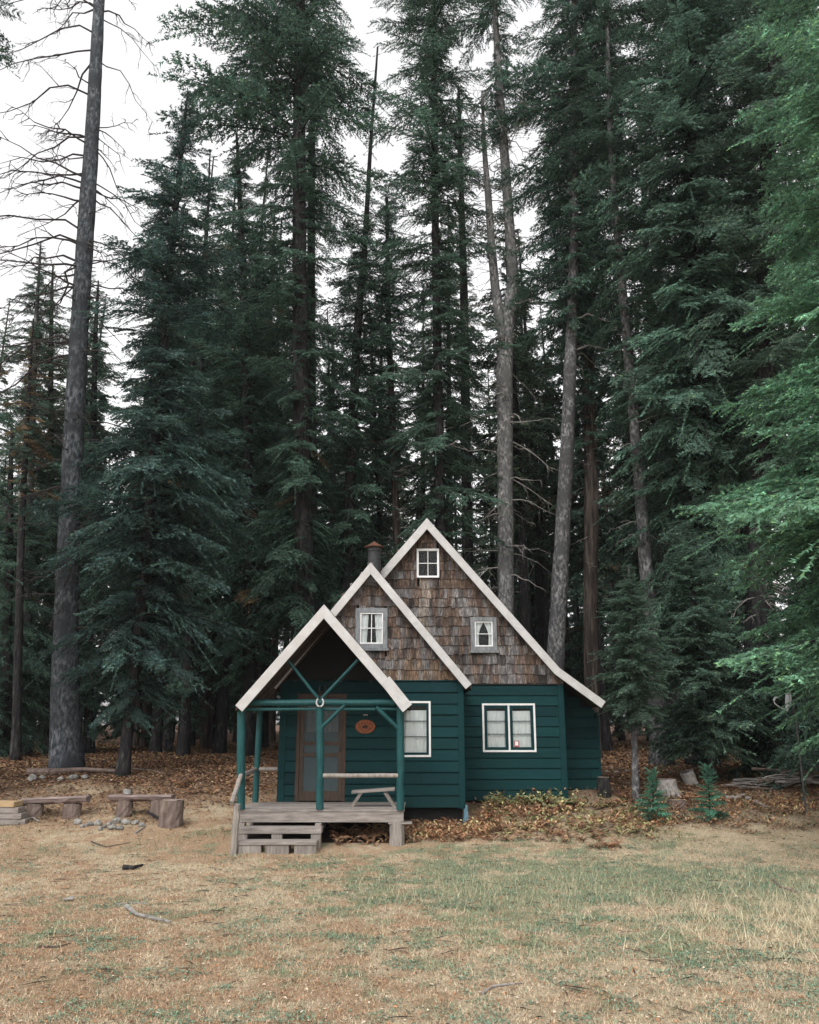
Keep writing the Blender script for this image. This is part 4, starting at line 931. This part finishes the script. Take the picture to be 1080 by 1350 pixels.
# door
def door():
    d = sub('screen_door', cabin); x0, x1, z0, z1 = DX0, DX1, deckz + .01, DZ1; y = YM
    g = Geo(); g.box(x0, x0 + .07, y - .05, y + .08, z0, z1); g.box(x1 - .07, x1, y - .05, y + .08, z0, z1); g.box(x0 + .07, x1 - .07, y - .05, y + .08, z1 - .07, z1); g.build('door_frame', m_noise('red_brown_trim', [(.3, (.035, .020, .014)), (.7, (.085, .052, .036))], 9, (3, 3, .4), .6, .2), d)
    a0, a1, b0, b1 = x0 + .075, x1 - .075, z0 + .01, z1 - .075; H = b1 - b0; w = .085
    g = Geo(); g.box(a0, a0 + w, y - .035, y, b0, b1); g.box(a1 - w, a1, y - .035, y, b0, b1)
    for f0, f1 in ((0, .09), (.42, .455), (.53, .565), (.95, 1)): g.box(a0 + w, a1 - w, y - .033, y - .002, b0 + H * f0, b0 + H * f1)
    g.build('door_leaf', M_door, d)
    g = Geo(); g.box(a0 + w - .01, a1 - w + .01, y - .018, y - .015, b0 + H * .05, b0 + H * .98); g.build('screen', M_screen, d)
    curtain(d, a0 + w + .05, a1 - w - .02, b0 + H * .66, b0 + H * .95, y + .05)
    g = Geo(); g.box(a0 + .02, a1 - .02, y + .07, y + .085, b0, b0 + H * .64); g.build('inner_door', m_noise('grey_green_door', [(.3, (.035, .05, .052)), (.7, (.06, .08, .085))], 5, None, .6, .1), d)
    g = Geo(); g.tube([(a1 - w * .5, y - .04, b0 + H * .47), (a1 - w * .5, y - .075, b0 + H * .48), (a1 - w * .5, y - .075, b0 + H * .53), (a1 - w * .5, y - .04, b0 + H * .54)], .008, 6); g.build('handle', M_iron, d)
door()
# steps
def steps():
    s = sub('porch_steps', cabin)
    x0, x1 = P(312, 1112, 16.35)[0], P(418, 1112, 16.35)[0]; yf = 16.30; z1 = P(540, 1109, yf)[2]; g0 = float(gz((x0 + x1) / 2, yf)) - .05
    Geo().box(x0, x1, yf - .02, yf + .32, z1 - .065, z1).build('tread', M_wood, s, bevel=.008)
    for (a, b) in ((313, 344), (350, 381), (388, 417)):
        xa, xb = P(a, 1118, yf)[0], P(b, 1118, yf)[0]; Geo().box(xa, xb, yf, yf + .3, g0, z1 - .068, g3(crng.uniform(.8, 1.1))).build('step_block', M_woodv, s, bevel=.01)
    yf2 = 16.66; z2 = P(540, 1091, yf2)[2]; xa, xb = P(313, 1095, yf2)[0], P(424, 1095, yf2)[0]
    Geo().box(xa, xb, yf2 - .02, yf2 + .32, z2 - .11, z2).build('tread', M_wood, s, bevel=.008)
    for (a, b) in ((313, 326), (358, 372), (410, 423)):
        p0, p1 = P(a, 1100, yf2)[0], P(b, 1100, yf2)[0]; Geo().box(p0, p1, yf2, yf2 + .12, g0, z2 - .112, g3(crng.uniform(.85, 1.1))).build('step_block', M_woodv, s, bevel=.008)
    for px in (319, 420):
        q = P(px, 1085, 16.9)[0]; Geo().box(q - .06, q + .06, 16.84, 16.96, g0, deckz - .24).build('stringer', M_woodv, s, bevel=.008)
    # handrail on the left
    q = P(308.5, 1129, 16.3); log((q[0], 16.25, g0 - .05), (q[0] + .02, 16.25, P(540, 1060, 16.25)[2]), .065, 'newel_post', M_woodv, par=s, k=8)
    a = P(306, 1060, 16.2); b = P(317, 1022, 16.9); log((a[0], 16.15, a[2] + .02), (b[0], 16.95, b[2]), .045, 'handrail', M_wood, par=s, k=8)
steps()
# stove pipe
def pipe():
    s = sub('stove_pipe', cabin); q = P(493.5, 745, 20.0); top = P(493.5, 723, 20.0)[2]; x = q[0]; r = .155
    g = Geo(); g.tube([(x, 20.0, q[2] - 1.2), (x, 20.0, top - .08), (x, 20.0, top - .079), (x, 20, top)], [r, r, r * 1.12, r * 1.12], 20); g.build('pipe', M_metal, s, smooth=False)
    g = Geo(); g.tube([(x, 20.0, top + .012), (x, 20, top + .035), (x, 20, top + .115), (x, 20, top + .175)], [.235, .24, .09, .012], 20); g.build('cap', M_rust, s)
pipe()
# ------------------------------------------------------------------ things on and by the cabin
def horseshoe(px, py, Y, r, mat, label, rotup=True):
    c = P(px, py, Y); g = Geo(); t = np.linspace(R(125), R(415), 18)
    for i in range(1): pass
    p = np.stack([c[0] + r * .92 * np.cos(t), np.full(18, Y), c[2] + r * 1.1 * np.sin(t)], -1)
    g.tube(p, r * .2 * (1 + .25 * np.sin((t - t[0]) / (t[-1] - t[0]) * math.pi)), 8); tag(g.build('horseshoe', mat, smooth=True), label, 'horseshoe')
horseshoe(422, 926, YP - .10, .075, M_horseshoe, 'white-painted horseshoe nailed where the porch braces meet the beam')
horseshoe(425, 908, YM - .12, .075, M_iron, 'dark iron horseshoe nailed above the screen door')
def oval_sign():
    c = P(482, 958, YM); y = YM - .075; s = empty('oval_sign', 'oval orange wooden plaque hanging on the green wall inside the porch', 'sign', (c[0], y, c[2]))
    t = np.linspace(0, 2 * math.pi, 40, endpoint=False)
    Geo().prism_y([(.215 * math.cos(q), .148 * math.sin(q)) for q in t], 0, .025).build('plaque', M_sign, s, bevel=.006)
    # carved marks: a small dark motif with a ring of strokes
    g = Geo()
    for k_, (a0, rr0) in enumerate([(q, .62 + .1 * math.sin(q * 3)) for q in np.linspace(0, 2 * math.pi, 15, endpoint=False)]):
        x, z = .215 * rr0 * math.cos(a0), .148 * rr0 * math.sin(a0); g.box(x - .011, x + .011, -.004, -.001, z - .007 - .006 * (k_ % 3), z + .010)
    g.prism_y([(-.06, -.03), (-.03, -.045), (.0, -.03), (.05, -.045), (.045, -.01), (.075, .02), (.03, .022), (.0, .045), (-.02, .02), (-.07, .015)], -.006, -.0005)
    g.build('carving', M_signdark, s)
    g = Geo()
    for sx in (-.05, .05): g.tube([(sx, .01, .13), (sx * .6, .012, .24)], .003, 5)
    g.build('cord', M_iron, s); 
    g = Geo(); g.box(-.05, .05, -.02, .05, .235, .262); g.build('hook', M_deadwood, s)
oval_sign()
def low_table():
    y0, y1 = YP + .42, YP + .85; c = P(492, 1057, YP + .5); s = empty('low_table', 'small grey splay-legged wooden bench standing on the porch deck', 'bench', (c[0], YP + .6, deckz))
    sc = pxm(YP + .5, 1.0); w = 57 / sc / 2; h = .30
    g = Geo(); g.hull8([(-w, -.19, h - .045), (w, -.19, h + .01), (-w, .19, h - .045), (w, .19, h + .01), (-w, -.19, h), (w, -.19, h + .06), (-w, .19, h), (w, .19, h + .06)]); g.build('top', M_wood, s, bevel=.006)
    for sx in (-1, 1):
        for yy in (-.14, .12):
            xt = sx * w * .56; xb = sx * w * .98; t = .038; g = Geo()
            g.hull8([(xb - t, yy - .02, 0), (xb + t, yy - .02, 0), (xb - t, yy + .02, 0), (xb + t, yy + .02, 0), (xt - t, yy - .02, h - .03), (xt + t, yy - .02, h - .03), (xt - t, yy + .02, h - .03), (xt + t, yy + .02, h - .03)]); g.build('leg', M_woodv, s, bevel=.004)
low_table()
# ------------------------------------------------------------------ log benches and the fire ring
def stump_geo(r, h, rng, lean=(0, 0), k=18, flare=1.1):
    g = Geo(); n = 6; t = np.linspace(0, 1, n)
    g.tube(np.stack([lean[0] * t, lean[1] * t, -.06 + (h + .06) * t], -1), r * (flare - (flare - 1) * t ** .5), k, wob=.10, rng=rng); return g
def log_bench(pa, pb, Yb, top0, top1, legs, label, tool=False):
    a = P(pa, top0, Yb); b = P(pb, top1, Yb); s = empty('log_bench', label, 'bench', ((a[0] + b[0]) / 2, Yb, float(gz((a[0] + b[0]) / 2, Yb))), 'split-log benches by the fire ring'); o = np.array(s.location); g0 = o[2]
    g = Geo(); n = 9; rng = np.random.RandomState(int(pa)); V = []
    for i in range(n):
        t = i / (n - 1); x = a[0] + (b[0] - a[0]) * t - o[0]; z = a[2] + (b[2] - a[2]) * t - o[2]; jy = rng.normal(0, .012)
        prof = [(-.19, -.02), (-.17, 0), (0, .006), (.17, 0), (.19, -.02), (.15, -.09), (.05, -.13), (-.06, -.13), (-.15, -.09)]
        V.append([(x, py * (1 + rng.normal(0, .03)) + jy, z + pz * (1 + rng.normal(0, .12)) + rng.normal(0, .004)) for py, pz in prof])
    V = np.array(V).reshape(-1, 3); k_ = 9; i = np.arange(n - 1)[:, None] * k_; j = np.arange(k_)[None]
    g.add(V, np.stack([i + j, i + (j + 1) % k_, i + k_ + (j + 1) % k_, i + k_ + j], -1).reshape(-1, 4)); g.f.append(np.array([list(range(k_))[::-1]])); g.f.append(np.array([[(n - 1) * k_ + q for q in range(k_)]]))
    g.build('seat', M_bench, s)
    for px, r in legs:
        x = P(px, (top0 + top1) / 2, Yb)[0] - o[0]; zt = a[2] - o[2] - .10
        q = stump_geo(r, zt - float(gz(x + o[0], Yb)) + g0, rng); lg = q.build('leg', M_logwood, s); lg.location = (x, 0, float(gz(x + o[0], Yb)) - g0)
    return s
log_bench(30, 118, 19.4, 1053, 1049, [(48, .17), (97, .19)], 'split-log bench with an empty seat, the left of two by the fire ring')
log_bench(146, 229, 19.4, 1048, 1048, [(166, .17), (209, .16)], 'split-log bench with a small grey tin on it, next to the round chopping stump')
q = P(168.5, 1046, 19.4); zt = P(540, 1048, 19.4)[2]
g = Geo(); g.box(q[0] - .085, q[0] + .085, 19.33, 19.45, zt + .012, zt + .125); tag(g.build('tin', M_stone, bevel=.01), 'small square grey tin standing on the right log bench', 'tin')
def lone(g, name, mat, px, py, label, cat, group=None, rot=0, dz=0, smooth=False, sub_=0):
    p = G(px, py); o = g.build(name, mat, smooth=smooth); o.location = (p[0], p[1], p[2] + dz); o.rotation_euler = (0, 0, rot); tag(o, label, cat, group); return o
rs = np.random.RandomState(12)
def stump_thing(px, py, r, h, label, lean=(0, 0), mat=M_logwood, flare=1.1, roots=0):
    p = G(px, py); s = empty('stump', label, 'stump', p)
    g = stump_geo(r, h, rs, lean, 20, flare)
    for q in range(roots):
        a = q * 6.283 / roots + rs.rand() * .5; L = r * rs.uniform(.5, .9)
        g.tube([(math.cos(a) * r * .55, math.sin(a) * r * .55, h * .75), (math.cos(a) * r * 1.05, math.sin(a) * r * 1.05, h * .28), (math.cos(a) * (r + L), math.sin(a) * (r + L), -.05)], [r * .28, r * .26, r * .13], 7, wob=.1, rng=rs)
    g.build('bark', mat, s)
    g = Geo(); t = np.linspace(0, 6.283, 20, endpoint=False); v = [(lean[0] + math.cos(q) * r * .93, lean[1] + math.sin(q) * r * .93, h + .006 + rs.normal(0, .004)) for q in t] + [(lean[0], lean[1], h + .012)]
    g.add(v, [(i, (i + 1) % 20, 20) for i in range(20)]); g.build('cut_face', m_noise('cut_wood_face', [(.3, (.16, .12, .10)), (.7, (.36, .29, .25))], 14, None, .9, .4), s)
stump_thing(225, 1089, .24, .50, 'round upright log stump standing at the right end of the log bench')
stump_thing(881, 1049, .22, .36, 'pale weathered stump with spreading roots between the two saplings', mat=M_deadwood, flare=1.25, roots=6)
stump_thing(913, 1034, .17, .30, 'pale stump tilted to the left, just behind the rooted stump', lean=(-.14, -.03), mat=M_deadwood, flare=1.0)
stump_thing(797, 1049, .15, .42, 'dark charred stump leaning against the corner of the annex', mat=M_bark)
stump_thing(893, 1064, .19, .13, 'low broken brown stump in front of the rooted stump', mat=M_logwood, roots=3)
def rock(px, py, w, label, group=None, mat=None, hh=.7, cat='stone', name='fire_ring_stone'):
    p = G(px, py); r = w / 2 / pxm(p[1], p[2]); rng = np.random.RandomState(int(px * 7 + py)); g = Geo()
    import bmesh
    bm = bmesh.new(); bmesh.ops.create_icosphere(bm, subdivisions=3, radius=1)
    pl = [(rng.normal(0, 1, 3), rng.uniform(.6, .95)) for _ in range(9)]
    for v in bm.verts:
        c = np.array(v.co)
        for nrm, dd in pl:
            nn = nrm / np.linalg.norm(nrm); q = c @ nn
            if q > dd: c = c - nn * (q - dd) * .85
        v.co = c * (1 + rng.normal(0, .012))
    V = np.array([v.co[:] for v in bm.verts]) * np.array([r, r * rng.uniform(.7, 1), r * hh]); Fc = [[v.index for v in f.verts] for f in bm.faces]; bm.free()
    g.add(V, Fc, g3(rng.uniform(.75, 1.2))); o = g.build(name, mat or M_stone); o.location = (p[0], p[1], p[2] + r * hh * .55); o.rotation_euler = (0, 0, rng.rand() * 6); tag(o, label, cat, group)
for i, (px, py, w) in enumerate([(101, 1088, 12), (109, 1091, 8), (118, 1090, 11), (129, 1089, 12), (137, 1092, 8), (144, 1089, 9), (153, 1087, 14), (166, 1087, 13), (178, 1087, 11), (186, 1091, 10), (148, 1094, 12), (132, 1095, 8), (158, 1095, 10)]):
    rock(px, py, w, 'fist to head sized pale stone lying in the low fire ring', 'stones of the fire ring', hh=.75)
for (px, py, w, lab) in [(42, 1030, 18, 'pale rock at the left end of the rubble line by the dead pine'), (56, 1027, 10, 'small rock beside the pale rock near the dead pine'), (96, 1028, 14, 'grey rock lying against the foot of the dead pine'), (112, 1027, 12, 'small rock right of the dead pine foot'), (80, 1029, 11, 'round rock directly in front of the dead pine')]:
    rock(px, py, w, lab, None, hh=.6, name='rock', cat='rock')
for i, (px, py, w) in enumerate([(800, 1018, 7), (806, 1014, 6), (812, 1019, 8), (818, 1015, 6), (826, 1018, 7), (834, 1014, 6), (842, 1018, 6), (850, 1014, 5)]):
    rock(px, py, w, 'small pale stone in the scatter behind the annex', 'pale stones scattered behind the annex', hh=.5, name='small_stone')
def stick(pts, r, label, mat=M_deadwood, name='stick', group=None, cat='stick', lift=0):
    P3 = [];
    for px, py in pts: q = G(px, py); P3.append([q[0], q[1], q[2] + r + lift])
    b = np.array(P3[0]); P3 = np.array(P3) - b
    if len(P3) == 2: P3 = np.array([P3[0], (P3[0] + P3[1]) / 2 + rs.normal(0, r * .5, 3), P3[1]])
    t = np.linspace(0, 1, len(P3)); g = Geo(); g.tube(P3, r * (1.1 - .6 * t), 7, wob=.2, rng=rs); o = g.build(name, mat); o.location = b; tag(o, label, cat, group)
stick([(166, 1200), (180, 1210), (224, 1220)], .028, 'pale barkless stick lying in the grass at lower left, longer of two', M_stone)
stick([(154, 1195), (172, 1192), (194, 1194)], .012, 'thin pale twig crossing above the longer pale stick')
stick([(636, 1316), (650, 1305), (690, 1300)], .013, 'curved grey twig on the bare patch at the bottom centre', M_deadwood)
stick([(1018, 1162), (1030, 1172), (1052, 1178)], .02, 'crooked grey stick in the grass near the right edge', M_logwood)
stick([(162, 1147), (176, 1148), (188, 1144)], .04, 'dark slab of bark lying on the needles left of the steps', M_bark)
stick([(195, 1076), (205, 1083), (214, 1090)], .03, 'charred stick leaning beside the round stump', M_bark, lift=.05)
stick([(178, 1101), (186, 1095), (192, 1090)], .02, 'short pale stick poking out of the fire ring', M_deadwood)
stick([(120, 1112), (140, 1118), (172, 1113)], .012, 'thin dark twig on the ground in front of the fire ring', M_darktwig)
stick([(50, 1252), (75, 1250), (93, 1245)], .010, 'thin dark twig at the lower left of the clearing', M_darktwig)
stick([(36, 1023), (70, 1022), (110, 1020), (155, 1022)], .085, 'grey fallen log lying behind the benches at the dead pine', M_logwood, name='fallen_log', cat='log')
stick([(155, 1013), (200, 1018), (250, 1030)], .03, 'long thin fallen branch behind the right bench', M_logwood)
stick([(800, 1098), (806, 1092), (812, 1090)], .02, 'short brown stick among the leaves right of centre', M_logwood)
stick([(985, 1055), (1000, 1062), (1012, 1068)], .04, 'split pale log piece in the leaves by the right sapling', M_deadwood, name='log_piece', cat='log')
stick([(957, 1056), (970, 1055), (982, 1052)], .05, 'pale log piece lying just right of the tiered sapling', M_deadwood, name='log_piece', cat='log')
g = Geo(); g.hull8([(-.07, -.04, 0), (.07, -.03, .005), (-.04, .05, 0), (.06, .06, .03), (-.07, -.04, .01), (.07, -.03, .014), (-.04, .05, .01), (.06, .06, .04)]); lone(g, 'bark_scrap', M_deadwood, 90, 1189, 'small pale scrap of bark lying in the grass at left', 'scrap', dz=.02)
# brush pile: every stick a thing
def brush():
    rng = np.random.RandomState(33)
    for i in range(44):
        px = rng.uniform(985, 1100); py = rng.uniform(1030, 1044); p = G(px, py); L = rng.uniform(.5, 2.0); a = rng.normal(.12, .28) + (math.pi if rng.rand() < .5 else 0); e = rng.normal(.04, .09)
        z0 = rng.uniform(.03, .55) * math.exp(-((px - 1060) / 45) ** 2); n = 6; t = np.linspace(-.5, .5, n)
        pt = np.stack([t * L * math.cos(a), t * L * math.sin(a) + np.cumsum(rng.normal(0, .03, n)), t * L * math.sin(e) + np.cumsum(rng.normal(0, .02, n))], -1); pt -= pt[n // 2]
        g = Geo(); g.tube(pt, rng.uniform(.014, .035) * (1.1 - .5 * (t + .5)), 6, g3(rng.uniform(.6, 1.25)), wob=.15, rng=rng)
        o = g.build('dead_branch', M_deadwood if rng.rand() < .85 else M_logwood); o.location = (p[0], p[1], p[2] + z0 + .03); tag(o, 'grey dead branch lying in the tangled brush pile at the right', 'branch', 'dead branches heaped in the brush pile')
brush()
stick([(1008, 1037), (1030, 1030), (1054, 1014)], .03, 'light brown branch sticking up out of the brush pile to the right', M_logwood, name='dead_branch', cat='branch', lift=.12)
# plank stack at the left edge
def planks():
    rng = np.random.RandomState(3); base = G(8, 1086)
    labs = ['lowest grey plank of the stack at the left edge', 'second grey plank from the bottom of the stack at the left edge', 'third plank of the stack at the left edge', 'yellowish topmost plank of the stack at the left edge']
    z = 0
    for i in range(4):
        th = .115; g = Geo(); w = .44 - .07 * i; g.box(-.75 + .1 * i, w, -.17, .17, 0, th - .004); o = g.build('plank', m_noise('yellow_wood', [(.3, (.30, .20, .11)), (.7, (.46, .34, .2))], 9, (.4, 3, 3), .9, .4) if i == 3 else M_wood, bevel=.01)
        o.location = (base[0], base[1], base[2] + z - .01); o.rotation_euler = (0, 0, rng.normal(0, .06)); tag(o, labs[i], 'plank'); z += th + .003
    stick([(30, 1084), (44, 1082), (52, 1086)], .03, 'short grey wood offcut on the ground right of the plank stack', M_stone, name='offcut', cat='wood scrap')
planks()
# satellite dish seen edge-on
def dish():
    c = P(1036, 922, 19.5); base = (c[0] + .12, 19.6, float(gz(c[0] + .12, 19.6))); s = empty('satellite_dish', 'grey satellite dish seen edge-on with a hooked arm, in front of the dark firs', 'satellite dish', base)
    cz = c[2] - base[2]; g = Geo(); n = 14; k_ = 24; V = []
    for i in range(n):
        r = .27 * i / (n - 1)
        for j in range(k_):
            t = j * 6.283 / k_; V.append((-.10 + .9 * r * r + 0.0, r * math.cos(t) * .85, r * math.sin(t)))
    i = np.arange(n - 1)[:, None] * k_; j = np.arange(k_)[None]; V = np.array(V)
    V = V * np.array([-1, 1, 1]); f = np.stack([i + j, i + (j + 1) % k_, i + k_ + (j + 1) % k_, i + k_ + j], -1).reshape(-1, 4)
    V2 = V + np.array([.012, 0, 0]); g.add(V, f); g.add(V2, f[:, ::-1])
    Mg = m_noise('dish_grey', [(.3, (.30, .32, .33)), (.7, (.4, .42, .43))], 5, None, .5, .05)
    o = g.build('reflector', Mg, s, smooth=True); o.location = (-.12, -.1, cz); o.rotation_euler = (0, R(8), R(-12))
    g = Geo(); g.tube([(-.10, -.1, cz - .26), (-.30, -.16, cz - .18), (-.42, -.2, cz - .10), (-.44, -.2, cz - .02)], .014, 8); g.tube([(-.44, -.2, cz - .03), (-.40, -.2, cz + .03), (-.34, -.19, cz + .04)], [.024, .026, .02], 10); g.build('feed_arm', Mg, s)
    g = Geo(); g.tube([(0.1, 0, -.3), (0.1, 0, cz - .3), (.02, -.06, cz - .15), (-.02, -.1, cz - .05)], .02, 10); g.build('pole', M_iron, s)
dish()

# ------------------------------------------------------------------ faint scattering volume, added to lift the dark tones
def shadow_lift():
    m = bpy.data.materials.new('shadow_lift_air'); m.use_nodes = True; t = m.node_tree; t.nodes.clear()
    o = t.nodes.new('ShaderNodeOutputMaterial'); v = t.nodes.new('ShaderNodeVolumePrincipled')
    v.inputs['Color'].default_value = (.86, .90, .93, 1); v.inputs['Density'].default_value = .0003; v.inputs['Anisotropy'].default_value = .1
    t.links.new(v.outputs[0], o.inputs['Volume'])
    g = Geo(); g.box(-405, 405, -205, 505, -2, 52); tag(g.build('shadow_lift', m), kind='stuff')
shadow_lift()
